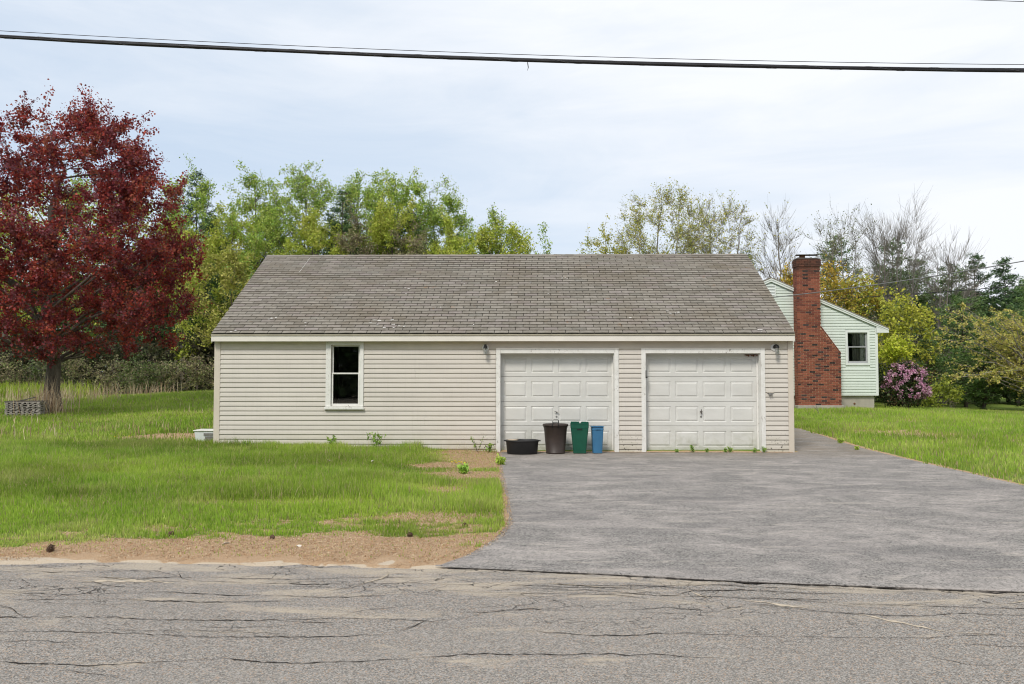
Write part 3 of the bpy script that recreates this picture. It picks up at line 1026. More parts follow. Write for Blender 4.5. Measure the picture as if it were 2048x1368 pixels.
# yellow-green weeds at the meadow edge
x, y = scatter(9000, (-30, -15), (33.5, 37.5), 29, lambda x, y: np.clip((-19.5 - x) / 2, 0, 1))
n = len(x)
D = np.array([[.34, .42, .05], [.24, .33, .04]])[r_.integers(0, 2, n)] * r_.uniform(.7, 1.2, (n, 1))
V, F, T = blades(x, y, r_.uniform(.25, .95, n), r_.uniform(.02, .06, n), D * 1.3, lean=.5, seed=30)
g = link('meadow_weeds', npmesh('meadow_weeds', V, F, tint=T), M['grass'])
props(g, 'bright yellow-green weeds at the far edge of the left meadow', 'weeds', kind='stuff')


# ------------------------------------------------------------------ the garage
GY0 = 17.04                      # front wall plane
GXL, GXR = -6.775, 5.705
GD = 7.1                         # depth
EZ, RZ = 2.549, 4.785            # shingle edge at the eave, ridge
EY = GY0 - 0.17
RY = GY0 + 3.44
BY = 2 * RY - EY
EXP = 0.1016

garage = empty('garage', (-0.5, 20.5, 0))
props(garage, 'low beige vinyl-sided garage with two white doors and a mossy shingle roof', 'garage')
GP = Vector(garage.location)


def gp(o):
    """parent keeping world placement (the empty is unrotated)"""
    o.parent = garage
    o.location = Vector(o.location) - GP
    return o


def wallgap(name, holes, x0, x1, z0, z1, y0, y1, mat):
    """a solid wall with rectangular holes, as one mesh of butted boxes"""
    xs = sorted({x0, x1, *[h[0] for h in holes], *[h[1] for h in holes]})
    mb = MB()
    for a, b in zip(xs, xs[1:]):
        cuts = sorted([(h[2], h[3]) for h in holes if h[0] <= a and h[1] >= b])
        z = z0
        for c0, c1 in cuts:
            if c0 > z: mb.box(a, b, y0, y1, z, c0)
            z = max(z, c1)
        if z < z1: mb.box(a, b, y0, y1, z, z1)
    return mb.build(name, mat)


D1 = (-0.565, 1.880, -0.06, 2.121)
D2 = (2.555, 5.005, -0.06, 2.121)
WIN = (-4.235, -3.60, 0.985, 2.31)
gp(wallgap('front_wall', [D1, D2, WIN], GXL + .02, GXR - .02, -0.06, 2.52, GY0, GY0 + .12, M['trimbeige']))
# sides and back
for x0, x1 in ((GXL + .02, GXL + .14), (GXR - .14, GXR - .02)):
    mb = MB()
    mb.prism([(GY0 + .12, -.06), (BY - .30, -.06), (BY - .30, 2.5), (RY, RZ - .16), (GY0 + .12, 2.56)], x0, x1)
    mb.v = [(y, x, z) for x, y, z in mb.v]
    gp(mb.build('side_wall', M['siding']))
gp(MB().box(GXL + .14, GXR - .14, BY - .42, BY - .30, -.06, 2.5).build('back_wall', M['siding']))
gp(MB().box(GXL + .14, GXR - .14, GY0 + .12, BY - .42, -.06, 0.012).build('floor_slab', M['concrete']))

# horizontal siding courses
def board_mesh(x0, x1, h=EXP, out=0.021, thick=0.012):
    mb = MB()
    n = max(1, int((x1 - x0) / 1.2))
    a = []
    xs = [x0 + (x1 - x0) * i / n for i in range(n + 1)]
    prof = [(0, 0.0), (-out, 0.0), (-out - .001, 0.006), (-out + .005, h * .5), (-0.007, h - .011), (0, h - .010)]
    vs = []
    for x in xs:
        jz = random.uniform(-.0012, .0012) if n > 1 else 0
        for (y, z) in prof:
            vs.append((x, y, z + jz))
    k = len(prof)
    fs = []
    for i in range(n):
        for j in range(k):
            j2 = (j + 1) % k
            fs.append((i * k + j, (i + 1) * k + j, (i + 1) * k + j2, i * k + j2))
    fs.append(tuple(range(k))); fs.append(tuple(n * k + j for j in range(k - 1, -1, -1)))
    mb.add(vs, fs)
    return mb


ZTOP = 2.207
secs = [(GXL + .132, -4.345), (-3.522, -0.668), (1.978, 2.478), (5.103, GXR - .118)]
zs_ = [ZTOP - EXP * k for k in range(1, 23)]
zs_ = [z for z in zs_ if z > -0.03]
cache = {}
for zi, z in enumerate(zs_):
    # under and over the window the left run goes right through
    segs = list(secs)
    if z + EXP < 0.90:
        segs = [(GXL + .132, -0.668)] + secs[2:]
        # an overlap seam somewhere along the long run, every second course
        sx = [-5.6, -3.9, -2.2, -4.6, -1.4][(zi // 2) % 5]
        segs = [(GXL + .132, sx), (sx + .0015, -0.668)] + secs[2:]
    else:
        sx = [-5.3, None, -2.4, -1.5, None, -5.9, -2.9][(zi // 2) % 7]
        if sx is not None:
            segs = [q_ for s0, s1 in segs for q_ in ([(s0, sx), (sx + .0015, s1)] if s0 < sx - .3 and s1 > sx + .3 else [(s0, s1)])]
    for s0, s1 in segs:
        if s1 < -.6 and z < 0.0 and s0 < -3:
            continue
        if s0 < -0.6:
            if z < -0.02: continue
        key = (round(s0, 3), round(s1, 3))
        if key not in cache:
            cache[key] = board_mesh(s0, s1).mesh('siding_board')
        gp(link('siding_board', cache[key], M['siding'], loc=(0, GY0 - .001 - random.uniform(0, .001), z)))
# upper frieze boards under the eave
for s0, s1 in ((GXL + .132, -4.345), (-3.522, GXR - .118)):
    gp(MB().box(s0, s1, GY0 - .010, GY0 - .001, ZTOP + .002, 2.40).build('frieze_board', M['trimbeige']))
for sx in (-2.1, 1.1, 3.9):
    gp(MB().box(sx, sx + .012, GY0 - .0125, GY0 - .010, ZTOP + .02, 2.40).build('seam', M['trimbeige']))
# corner posts
for x0, x1, zb in ((GXL, GXL + .13, 0.06), (GXR - .116, GXR, -0.01)):
    gp(MB().box(x0, x1, GY0 - .026, GY0 + .10, zb, 2.44).build('corner_post', M['trimbeige'], bevel=.004))
# eave: fascia, drip edge, soffit
gp(MB().box(GXL - .02, GXR - .01, EY + .002, EY + .022, 2.378, 2.497).build('fascia_board', M['fascia'], bevel=.003))
gp(MB().box(GXL - .022, GXR - .008, EY - .012, EY + .02, 2.499, 2.532).build('drip_edge', M['drip'], bevel=.002))
gp(MB().box(GXL - .01, GXR - .02, EY + .022, GY0 + .02, 2.385, 2.397).build('soffit', M['trimbeige']))
# roof deck
sl = Vector((0, RY - EY, RZ - EZ))
SLEN = sl.length
su = sl.normalized()
sn = Vector((0, -su.z, su.y))
ang = math.atan2(su.z, su.y)
mb = MB()
dk = [(EY + .005, EZ - .02), (RY, RZ - .02), (BY, EZ - .02), (BY, EZ - .06), (RY, RZ - .10), (EY + .02, EZ - .055)]
b0 = [(GXL - .018, y, z) for y, z in dk]; b1 = [(GXR - .012, y, z) for y, z in dk]
mb.add(b0 + b1, [(0, 1, 4, 5), (1, 2, 3, 4), (11, 10, 7, 6), (10, 9, 8, 7)] + [(i, i + 6, (i + 1) % 6 + 6, (i + 1) % 6) for i in range(6)])
roof = gp(mb.build('roof', simple('roof_felt', (0.07, 0.062, 0.052), 0.95)))
roofW = Vector((0, 0, 0))
# rake boards
for x0, x1 in ((GXL - .022, GXL - .004), (GXR - .006, GXR + .004)):
    mb = MB()
    poly = [(EY + .03, EZ - .065), (RY, RZ - .105), (BY - .03, EZ - .065), (BY - .03, EZ - .2), (RY, RZ - .25), (EY + .03, EZ - .19)]
    mb.add([(x0, y, z) for y, z in poly] + [(x1, y, z) for y, z in poly], [(0, 1, 4, 5), (1, 2, 3, 4), (11, 10, 7, 6), (10, 9, 8, 7)] + [(i, i + 6, (i + 1) % 6 + 6, (i + 1) % 6) for i in range(6)])
    gp(mb.build('rake_board', M['fascia']))

# shingle tabs, course by course; the lowest courses one object each
TW = 0.305
NR = 33
RE = SLEN / NR


def tab_geo(w, seed_=0):
    """tab lying in local (x, v up the slope, n); bottom edge lifted and uneven"""
    q = random.Random(seed_)
    g_ = 0.0062
    l, r, t_ = -w / 2 + g_, w / 2 - g_, RE + .006
    a = [(l, 0 + q.uniform(-.005, .004), .0095), (0, q.uniform(-.003, .003), .0105 + q.uniform(0, .003)), (r, q.uniform(-.003, .005), .0095), (r, t_, -.001), (l, t_, -.001)]
    top = [(x, y, z + .006) for x, y, z in a[:3]] + [(x, y, z + .001) for x, y, z in a[3:]]
    bot = [(x, y, z - .006) for x, y, z in a]
    fs = [(0, 1, 2, 3, 4), (9, 8, 7, 6, 5)] + [(i, i + 5, (i + 1) % 5 + 5, (i + 1) % 5) for i in range(5)]
    return top + bot, fs


tabs = []
for sd in range(10):
    v_, f_ = tab_geo(TW, sd)
    tabs.append((v_, f_))
tmesh = []
for v_, f_ in tabs:
    mm = MB().add(v_, f_).mesh('shingle')
    mm.materials.append(M['shingle'])
    tmesh.append(mm)
Rm = Matrix(((1, 0, 0), (0, su.y, -su.z), (0, su.z, su.y)))     # columns: x, slope, normal
Rm = Matrix((Vector((1, 0, 0)), Vector((0, su.y, su.z)), sn)).transposed()
reul = Rm.to_euler()
rest = MB()
cnt = 0
rq = random.Random(12)
XL_, XR_ = GXL - .02, GXR - .006
drift = 0
for row in range(NR):
    v0 = row * RE
    drift += rq.uniform(-.008, .014)
    off = (row % 2) * TW * .5 + drift
    x = XL_ - TW + (off % TW)
    base = Vector((0, EY, EZ)) + su * (v0 - .004)
    while x < XR_:
        xa, xb = max(x, XL_), min(x + TW, XR_)
        if xb - xa > .03:
            ti = rq.randrange(10)
            c_ = Vector(((xa + xb) / 2, base.y, base.z)) + sn * .002
            s_ = (xb - xa) / TW
            rz = rq.gauss(0, .004)
            if cnt < 300:
                o = bpy.data.objects.new('shingle', tmesh[ti])
                o.location = c_
                o.rotation_euler = reul
                o.scale = (s_, 1, 1)
                COL.objects.link(o)
                o.parent = roof
                o.location = c_ - GP - Vector(roof.location)
                cnt += 1
            else:
                vv = []
                for (px, py, pz) in tabs[ti][0]:
                    lift = rq.random() < 0
                    vv.append(c_ + Rm @ Vector((px * s_, py + px * rz, pz)))
                rest.add(vv, tabs[ti][1])
        x += TW
o = rest.build('upper_shingles', M['shingle'])
o.parent = roof; o.location = -GP - Vector(roof.location)
props(o, kind='stuff')
# the roof object sits at the garage's own origin: undo the offset of its children frame
# ridge cap
mb = MB()
x = XL_
while x < XR_:
    xb = min(x + .30, XR_)
    z_ = RZ + .010 + rq.uniform(0, .003)
    a = [(x, RY - .10, z_ - .062), (x, RY, z_), (x, RY + .10, z_ - .062)]
    b = [(xb - .004, RY - .10, z_ - .068), (xb - .004, RY, z_ - .006), (xb - .004, RY + .10, z_ - .068)]
    mb.add(a + b + [(p_[0], p_[1], p_[2] - .015) for p_ in a + b], [(0, 3, 4, 1), (1, 4, 5, 2), (6, 7, 10, 9), (7, 8, 11, 10), (0, 6, 9, 3), (2, 5, 11, 8), (0, 1, 7, 6), (1, 2, 8, 7), (3, 9, 10, 4), (4, 10, 11, 5)])
    x = xb
o = mb.build('ridge_cap', M['shingle'])
o.parent = roof; o.location = -GP - Vector(roof.location)
# torn, curled pieces showing pale (lichen and bare mat)
mb = MB()
spots = [(-3.35, .52), (-3.25, .42), (-2.95, .30), (-2.85, .38), (-2.6, .33), (-3.0, .62), (-2.9, 1.95), (-2.8, 2.1), (-3.4, 2.3), (-1.2, .35), (1.4, .95), (2.3, .7), (3.2, .95), (-5.7, .7), (-5.6, .75), (3.35, .93), (-.6, 2.6), (.4, 1.9), (.9, 2.75), (-4.8, .4), (0.1, 2.5), (-1.5, 2.45), (-1.9, 1.2), (4.4, .5), (-6.3, .05), (5.0, .1)]
for sx, sv in spots:
    for q_ in range(rq.randrange(1, 4)):
        c_ = Vector((sx + rq.gauss(0, .07), EY, EZ)) + su * (sv + rq.gauss(0, .05)) + sn * .020
        w_, h_ = rq.uniform(.012, .05), rq.uniform(.008, .022)
        pts = []
        for k in range(7):
            a_ = k / 7 * 6.283
            pts.append(c_ + Rm @ Vector((math.cos(a_) * w_ * rq.uniform(.6, 1.3), math.sin(a_) * h_ * rq.uniform(.6, 1.3), rq.uniform(-.002, .004))))
        mb.add(pts + [p_ - sn * .006 for p_ in pts], [tuple(range(7))] + [(i, i + 7, (i + 1) % 7 + 7, (i + 1) % 7) for i in range(7)])
# thin pale scratch by the ridge at the left
for k in range(14):
    v_ = SLEN - .25 - k * .065
    c_ = Vector((-6.0 + .38 - k * .004, EY, EZ)) + su * v_ + sn * .017
    mb.add([c_ + Vector((-.008, 0, 0)), c_ + Vector((.008, 0, 0)), c_ + Vector((.008, 0, 0)) + su * .05, c_ + Vector((-.008, 0, 0)) + su * .05], [(0, 1, 2, 3)])
o = mb.build('torn_shingle_bits', M['lichen'])
o.parent = roof; o.location = -GP - Vector(roof.location)
props(o, kind='stuff')

# garage doors
def door_section(w, h):
    """one steel section with four embossed panels, front at y=0, local origin bottom left"""
    mb = MB()
    rows_ = [(.10, .10)]
    m = w * .018
    pw = (w - 2 * m - 3 * .070) / 4
    xs = []
    x = m + .01
    cells = []
    z0, z1 = h * .175, h * .80
    for i in range(4):
        cells.append((x, x + pw - .02))
        x += pw + .070
    # face strips around the panels
    cuts = [0.0] + [c for cell in cells for c in cell] + [w]
    for a, b in ((0.0, cells[0][0]), (cells[0][1], cells[1][0]), (cells[1][1], cells[2][0]), (cells[2][1], cells[3][0]), (cells[3][1], w)):
        mb.add([(a, 0, z0), (b, 0, z0), (b, 0, z1), (a, 0, z1)], [(0, 1, 2, 3)])
    e = .005
    mb.add([(0, 0, z1), (w, 0, z1), (w, 0, h - e), (0, 0, h - e)], [(0, 1, 2, 3)])
    mb.add([(0, 0, e), (w, 0, e), (w, 0, z0), (0, 0, z0)], [(0, 1, 2, 3)])
    mb.add([(0, 0, h - e), (w, 0, h - e), (w, .012, h), (0, .012, h)], [(0, 1, 2, 3)])
    mb.add([(0, .012, 0), (w, .012, 0), (w, 0, e), (0, 0, e)], [(0, 1, 2, 3)])
    mb.add([(0, 0, 0), (0, 0, h), (0, .03, h), (0, .03, 0)], [(0, 1, 2, 3)])
    mb.add([(w, 0, 0), (w, .03, 0), (w, .03, h), (w, 0, h)], [(0, 1, 2, 3)])
    for a, b in cells:
        rings = []
        for ins, dep in ((0, 0), (.012, .011), (.022, .011), (.052, -.003)):
            rings.append([(a + ins, dep, z0 + ins * .8), (b - ins, dep, z0 + ins * .8), (b - ins, dep, z1 - ins * .8), (a + ins, dep, z1 - ins * .8)])
        vs_ = [p_ for r__ in rings for p_ in r__]
        fs_ = []
        for k in range(len(rings) - 1):
            for j in range(4):
                j2 = (j + 1) % 4
                fs_.append((k * 4 + j, k * 4 + j2, (k + 1) * 4 + j2, (k + 1) * 4 + j))
        k = (len(rings) - 1) * 4
        fs_.append((k, k + 1, k + 2, k + 3))
        mb.add(vs_, fs_)
    return mb


DY = GY0 + .17
for di, (x0, x1, z0, z1) in enumerate((D1, D2)):
    w = x1 - x0 - .055
    xa = x0 + .012
    door = MB().box(xa, xa + w, DY + .035, DY + .05, 0.015, 2.115).build('garage_door', M['door'])
    gp(door)
    zc = [0.022, 0.558, 1.082, 1.624, 2.118]
    for a, b in zip(zc, zc[1:]):
        s_ = door_section(w, b - a - .003).mesh('door_section')
        o = link('door_section', s_, M['door'], loc=(xa, DY, a))
        o.parent = door; o.location = Vector((xa, DY, a)) - GP - Vector(door.location)
    o = MB().box(xa, xa + w, DY - .004, DY + .03, 0.004, 0.020).build('door_seal', M['black'])
    o.parent = door; o.location = -GP - Vector(door.location)
    hx, hz = (x0 + x1) / 2 - .012, 0.862
    mb = MB()
    mb.lathe([(0.0, -.012), (.018, -.012), (.018, 0), (0, 0)], 12)
    mb.v = [(x_ + hx, z_ + DY - .004, y_ + hz) for x_, y_, z_ in mb.v]
    if di == 0:
        mb.tube([(hx - .045, DY - .045, hz + .012), (hx - .02, DY - .04, hz + .006), (hx, DY - .035, hz), (hx + .02, DY - .04, hz + .006), (hx + .045, DY - .045, hz + .012)], [.007, .010, .012, .010, .007], 8)
    else:
        mb.tube([(hx, DY - .045, hz + .055), (hx, DY - .04, hz + .02), (hx, DY - .035, hz), (hx, DY - .04, hz - .02), (hx, DY - .045, hz - .05)], [.007, .010, .012, .010, .007], 8)
        mb.tube([(hx - .028, DY - .04, hz), (hx + .028, DY - .04, hz)], .008, 8)
    mb.tube([(hx, DY, hz), (hx, DY - .04, hz)], .008, 8)
    o = mb.build('handle', M['steel'] if di == 0 else M['darkmetal'])
    o.parent = door; o.location = -GP - Vector(door.location)
    mb = MB().tube([(hx, DY + .004, hz - .105), (hx, DY - .008, hz - .105)], .020, 12).tube([(hx - .004, DY - .008, hz - .105), (hx - .004, DY - .014, hz - .105)], .010, 8)
    o = mb.build('lock', M['steel'])
    o.parent = door; o.location = -GP - Vector(door.location)
    gp(MB().box(x0 + .011, x1 - .011, GY0 - .03, DY + .034, -.02, .0145).build('threshold', M['concrete']))
    # trim: jambs, head, outer casing
    cw = .095
    gp(MB().box(x0 - cw, x0 - .002, GY0 - .034, GY0 - .001, -.005, 2.222).build('door_casing', M['paint'], bevel=.003))
    gp(MB().box(x1 + .002, x1 + cw, GY0 - .034, GY0 - .001, -.005, 2.222).build('door_casing', M['paint'], bevel=.003))
    gp(MB().box(x0 - .001, x1 + .001, GY0 - .032, GY0 - .001, 2.123, 2.220).build('door_casing', M['paint'], bevel=.003))
    gp(MB().box(x0 - .002, x0 + .010, GY0, DY + .05, -.005, 2.121).build('door_jamb', M['paint']))
    gp(MB().box(x1 - .010, x1 + .002, GY0, DY + .05, -.005, 2.121).build('door_jamb', M['paint']))
    gp(MB().box(x0 + .010, x1 - .010, GY0 + .001, DY + .05, 2.110, 2.121).build('door_head', M['paint']))
    # weather stop in front of the door edge
    gp(MB().box(x1 - .042, x1 - .011, DY - .03, DY + .02, 0, 2.109).build('weather_stop', M['paint']))
    gp(MB().box(x0 + .002 - .1, x1 + .1, GY0 - .05, GY0 - .0005, 2.2225, 2.236).build('drip_cap', M['fascia']))
gp(MB().box(2.548, 2.566, GY0 - .05, GY0 - .035, 1.593, 1.754).build('black_bracket', M['black'], bevel=.002))
gp(MB().box(2.566, 2.590, GY0 - .05, GY0 - .035, 1.593, 1.612).build('bracket_foot', M['black'], bevel=.002))
mb = MB()
for k in range(9):
    mb.box(4.72 + k * .035, 4.74 + k * .035, DY - .05, DY - .01, 2.08 - (k % 3) * .012, 2.10)
gp(mb.build('rusty_latch', M['rust']))

# window
x0, x1, z0, z1 = WIN
win = gp(wallgap('window', [(x0 + .002, x1 - .002, z0 - .012, z1 - .002)], -4.342, -3.524, 0.935, 2.378, GY0 - .036, GY0 - .0005, M['paint']))
def wpart(mb, name, mat, parent=None, **k):
    o = mb.build(name, mat, **k)
    o.parent = parent or win
    o.location = -GP - Vector((parent or win).location)
    return o
wpart(MB().box(-4.36, -3.506, GY0 - .075, GY0 - .0365, .915, .962), 'sill', M['paint'], bevel=.004)
wpart(MB().box(-4.33, -3.536, GY0 - .070, GY0 - .037, .964, .985), 'sill_lip', M['paint'])
def sash(nm, a, b, c, d, y, th, fr):
    mb = MB()
    mb.box(a, a + fr, y, y + th, c, d).box(b - fr, b, y, y + th, c, d).box(a + fr, b - fr, y, y + th, c, c + fr * (1.5 if nm == 'low' else .9)).box(a + fr, b - fr, y, y + th, d - fr * .9, d)
    return mb
wpart(sash('up', x0 + .012, x1 - .012, 1.665, z1 - .004, GY0 + .035, .03, .034), 'upper_sash', M['paint'])
wpart(sash('low', x0 + .012, x1 - .012, z0 + .002, 1.708, GY0 + .002, .03, .034), 'lower_sash', M['paint'])
wpart(MB().box(x0 + .046, x1 - .046, GY0 + .048, GY0 + .052, 1.70, z1 - .036), 'pane', M['glass'])
wpart(MB().box(x0 + .046, x1 - .046, GY0 + .015, GY0 + .019, z0 + .055, 1.676), 'pane', M['glass'])
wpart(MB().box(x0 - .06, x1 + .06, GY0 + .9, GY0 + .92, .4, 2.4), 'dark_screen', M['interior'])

# wall lanterns
def lantern(x, z, turn):
    l_ = gp(MB().lathe([(0.0, 0.0), (.0745, 0.0), (.0745, -.014), (.066, -.022), (0, -.022)], 24).build('wall_lantern', M['lampwhite']))
    l_.location = Vector((x, GY0 - .012, z)) - GP
    l_.rotation_euler = (R(-90), 0, 0)
    l_.rotation_euler = (R(-90), 0, 0)
    def lp(mb, nm, mat, **k):
        # local frame of the plate: build in world-like offsets (dx, dy, dz) then turn back
        mb.v = [(vx, -vz, vy) for vx, vy, vz in mb.v]
        o = mb.build(nm, mat, **k); o.parent = l_; return o
    dx = turn
    # a = world offsets: x right, y away, z up, relative to the plate centre
    lp(MB().tube([(0, -.02, -.0), (dx * .3, -.055, .035), (dx * .7, -.095, .045), (dx, -.12, .03), (dx, -.12, -.002)], [.030, .030, .030, .036, .046], 10), 'arm', M['black'])
    lp(MB().lathe([(0.0, .012), (.034, .006), (.045, -.012), (.045, -.018), (0, -.018)], 16, c=(dx, -.12)), 'cap', M['black'])
    mb = MB()
    for k in range(6):
        a_ = k / 6 * 6.283 + .3
        mb.tube([(dx + .042 * math.cos(a_), -.12 + .042 * math.sin(a_), -.018), (dx + .036 * math.cos(a_), -.12 + .036 * math.sin(a_), -.135)], .0035, 5)
    mb.lathe([(.0, -.135), (.042, -.135), (.042, -.142), (0, -.142)], 16, c=(dx, -.12))
    lp(mb, 'cage', M['steel'])
    lp(MB().lathe([(.036, -.018), (.031, -.134)], 16, c=(dx, -.12)), 'lantern_glass', M['lglass'])
    lp(MB().lathe([(0.0, -.05), (.014, -.055), (.020, -.085), (.013, -.11), (0, -.115)], 12, c=(dx, -.12)), 'bulb', M['lampwhite'], smooth=True)


lantern(-0.885, 2.245, 0.0)
lantern(5.300, 2.245, 0.03)
# socket box by the right door
ob = gp(MB().box(5.165, 5.245, GY0 - .05, GY0 - .016, 1.235, 1.275).build('outlet_box', M['steel'], bevel=.004))
o = MB().box(5.13, 5.28, GY0 - .035, GY0 - .017, 1.278, 1.288).build('outlet_cover', M['trimbeige']); o.parent = ob; o.location = -GP - Vector(ob.location)
o = MB().tube([(5.19, GY0 - .05, 1.245), (5.185, GY0 - .085, 1.23)], .014, 8).tube([(5.225, GY0 - .05, 1.245), (5.235, GY0 - .08, 1.235)], .012, 8).build('sockets', M['steel']); o.parent = ob; o.location = -GP - Vector(ob.location)
# black gap under the right pier
gp(MB().box(5.11, 5.585, GY0 - .022, GY0 - .0015, -.02, -.0045).build('base_strip', M['black']))
gp(MB().box(1.985, 2.475, GY0 - .022, GY0 - .0015, -.02, -.0045).build('base_strip', M['black']))

# ------------------------------------------------------------------ the mint house
HY = 30.25
house = empty('mint_house', (9.3, 34, .4))
props(house, 'pale mint green sided house gable with a white framed window, behind the garage', 'house')
HP = Vector(house.location)


def hp(o, par=None):
    o.parent = par or house
    o.location = Vector(o.location) - HP - (Vector(par.location) if par else Vector((0, 0, 0)))
    return o


HL, HR, HRX, HRZ, HSL = 5.30, 13.32, 9.32, 5.335, .439
HZ0 = 0.874
HW = (12.19, 12.94, 2.085, 3.25)


def roofz(x):
    return HRZ - HSL * abs(x - HRX)


hz_e = roofz(HR)
mb = MB()
mb.prism([(HL + .02, HZ0), (HW[0], HZ0), (HW[0], roofz(HW[0]) - .1), (HRX, HRZ - .1), (HL + .02, roofz(HL) - .1)], HY, HY + .15)
mb.prism([(HW[0], HZ0), (HW[1], HZ0), (HW[1], HW[2]), (HW[0], HW[2])], HY, HY + .15)
mb.prism([(HW[0], HW[3]), (HW[1], HW[3]), (HW[1], roofz(HW[1]) - .1), (HW[0], roofz(HW[0]) - .1)], HY, HY + .15)
mb.prism([(HW[1], HZ0), (HR - .02, HZ0), (HR - .02, roofz(HR) - .1), (HW[1], roofz(HW[1]) - .1)], HY, HY + .15)
hp(mb.build('gable_wall', M['mint']))
for xa, xb in ((HL + .02, HL + .17), (HR - .17, HR - .02)):
    hp(MB().box(xa, xb, HY + .15, HY + 11, HZ0, 3.4).build('side_wall', M['mint']))
hp(MB().box(HL + .17, HR - .17, HY + 10.85, HY + 11, HZ0, 3.4).build('back_wall', M['mint']))
hp(MB().box(HL + .12, HR - .12, HY + .08, HY + 10.9, 0.05, HZ0 - .002).build('foundation', M['concrete']))
HEXP = .1045
z = HZ0 + .002
while z < HRZ - .25:
    # extents left and right under the roof slope
    reach = (HRZ - .12 - (z + HEXP)) / HSL
    xl, xr = max(HL + .1, HRX - reach), min(HR - .09, HRX + reach)
    segs = [(xl, xr)]
    if z + HEXP > HW[2] - .07 and z < HW[3] + .10:
        segs = [(xl, HW[0] - .085), (HW[1] + .085, xr)]
    if z + HEXP > 4.66 and z < 5.07:
        segs = [(xl, min(xr, HRX - .40)), (HRX + .20, xr)] if z < 4.95 else segs
    # the chimney stands in front of x 10.17..; keep the boards behind it (they run through)
    for a, b in segs:
        if b - a > .06:
            hp(link('siding_board', board_mesh(a, b, HEXP, .024).mesh('siding_board'), M['mint'], loc=(0, HY - .001, z)))
    z += HEXP
hp(MB().box(HR - .09, HR + .012, HY - .022, HY + .1, HZ0 - .01, hz_e - .02).build('corner_post', M['mintwhite'], bevel=.003))
hp(MB().box(HL, HR, HY - .02, HY + .02, HZ0 - .022, HZ0 - .001).build('base_trim', M['mintwhite']))
# roof slabs, rake boards, eave return
OV = 13.74
for sgn in (1, -1):
    xe = HRX + sgn * (OV - HRX)
    poly = [(HRX, HRZ + .02), (xe, roofz(xe) + .02), (xe, roofz(xe) - .02), (HRX, HRZ - .02)]
    hp(MB().prism(poly, HY - .10, HY + 11.3).build('roof', M['shingle']))
    polyb = [(HRX, HRZ - .022), (xe - sgn * .01, roofz(xe) - .022), (xe - sgn * .01, roofz(xe) - .12), (HRX, HRZ - .15)]
    hp(MB().prism(polyb, HY - .08, HY - .045).build('rake_board', M['mintwhite']))
    polyc = [(HRX, HRZ - .021), (xe - sgn * .015, roofz(xe) - .0215), (xe - sgn * .015, roofz(xe) - .06), (HRX, HRZ - .07)]
    hp(MB().prism(polyc, HY - .098, HY - .081).build('rake_trim', M['mintwhite']))
    hp(MB().box(min(xe, xe - sgn * .45), max(xe, xe - sgn * .45), HY - .075, HY + 11.2, roofz(xe) - .145, roofz(xe) - .125).build('soffit', M['mintwhite']))
for sg in (1, -1):
    xe = HRX + sg * (OV - HRX - .012)
    hp(MB().prism([(xe, roofz(xe) - .122), (xe, roofz(xe) - .165), (xe - sg * .46, roofz(xe) - .165), (xe - sg * .46, roofz(xe) + .06)], HY - .0805, HY - .046).build('eave_return', M['mintwhite']))
# attic louvre
lv = hp(MB().box(9.0, 9.50, HY - .05, HY - .03, 5.02, 5.06).box(9.46, 9.50, HY - .05, HY - .018, 4.66, 5.02).box(9.0, 9.04, HY - .05, HY - .018, 4.66, 5.02).box(9.0, 9.50, HY - .05, HY - .018, 4.62, 4.66).build('attic_louvre', M['mintwhite']))
for k in range(6):
    zz = 4.68 + k * .057
    mb = MB().hexa([(9.04, HY - .045, zz), (9.46, HY - .045, zz), (9.46, HY - .020, zz + .035), (9.04, HY - .020, zz + .035)], [(9.04, HY - .045, zz + .008), (9.46, HY - .045, zz + .008), (9.46, HY - .020, zz + .043), (9.04, HY - .020, zz + .043)])
    hp(mb.build('slat', M['mintwhite']), lv)
# window
x0, x1, z0, z1 = HW
hw = hp(wallgap('window', [(x0 + .002, x1 - .002, z0 + .002, z1 - .002)], x0 - .082, x1 + .082, z0 - .085, z1 + .09, HY - .03, HY - .0005, M['mintwhite']))
M['sashgrey'] = simple('grey_sash', (0.40, 0.40, 0.42), 0.5)
mid = 2.70
hp(sash('up', x0 + .01, x1 - .01, mid - .02, z1 - .005, HY + .05, .03, .035).build('upper_sash', M['sashgrey']), hw)
hp(sash('low', x0 + .01, x1 - .01, z0 + .005, mid + .02, HY + .01, .03, .045).build('lower_sash', M['sashgrey']), hw)
hp(MB().box(x0 + .045, x1 - .045, HY + .062, HY + .066, mid, z1 - .04).build('pane', M['glass']), hw)
hp(MB().box(x0 + .055, x1 - .055, HY + .022, HY + .026, z0 + .06, mid - .02).build('pane', M['glass']), hw)


def curtain(xa, xb, nm, mat, y):
    vs_, fs_ = [], []
    n = 30
    for i in range(n + 1):
        x = xa + (xb - xa) * i / n
        yy_ = y + .02 * math.sin(i * 1.5)
        vs_ += [(x, yy_, z0 - .05), (x + .03 * math.sin(i), yy_, z1 + .05)]
    for i in range(n):
        fs_.append((2 * i, 2 * i + 2, 2 * i + 3, 2 * i + 1))
    m_ = MB(); m_.add(vs_, fs_)
    hp(m_.build(nm, mat), hw)


curtain(x0 + .52, x1 + .02, 'curtain', M['curtain'], HY + .125)
curtain(x0 + .24, x0 + .56, 'curtain', M['curtaindark'], HY + .155)
hp(MB().box(x0 - .3, x1 + .1, HY + 1.2, HY + 1.22, .9, 3.6).build('room_backdrop', M['interior']), hw)
hp(MB().tube([(12.45, HY + .085, .55), (12.45, HY + .05, .55)], .035, 10).build('pipe_end', M['rust']))

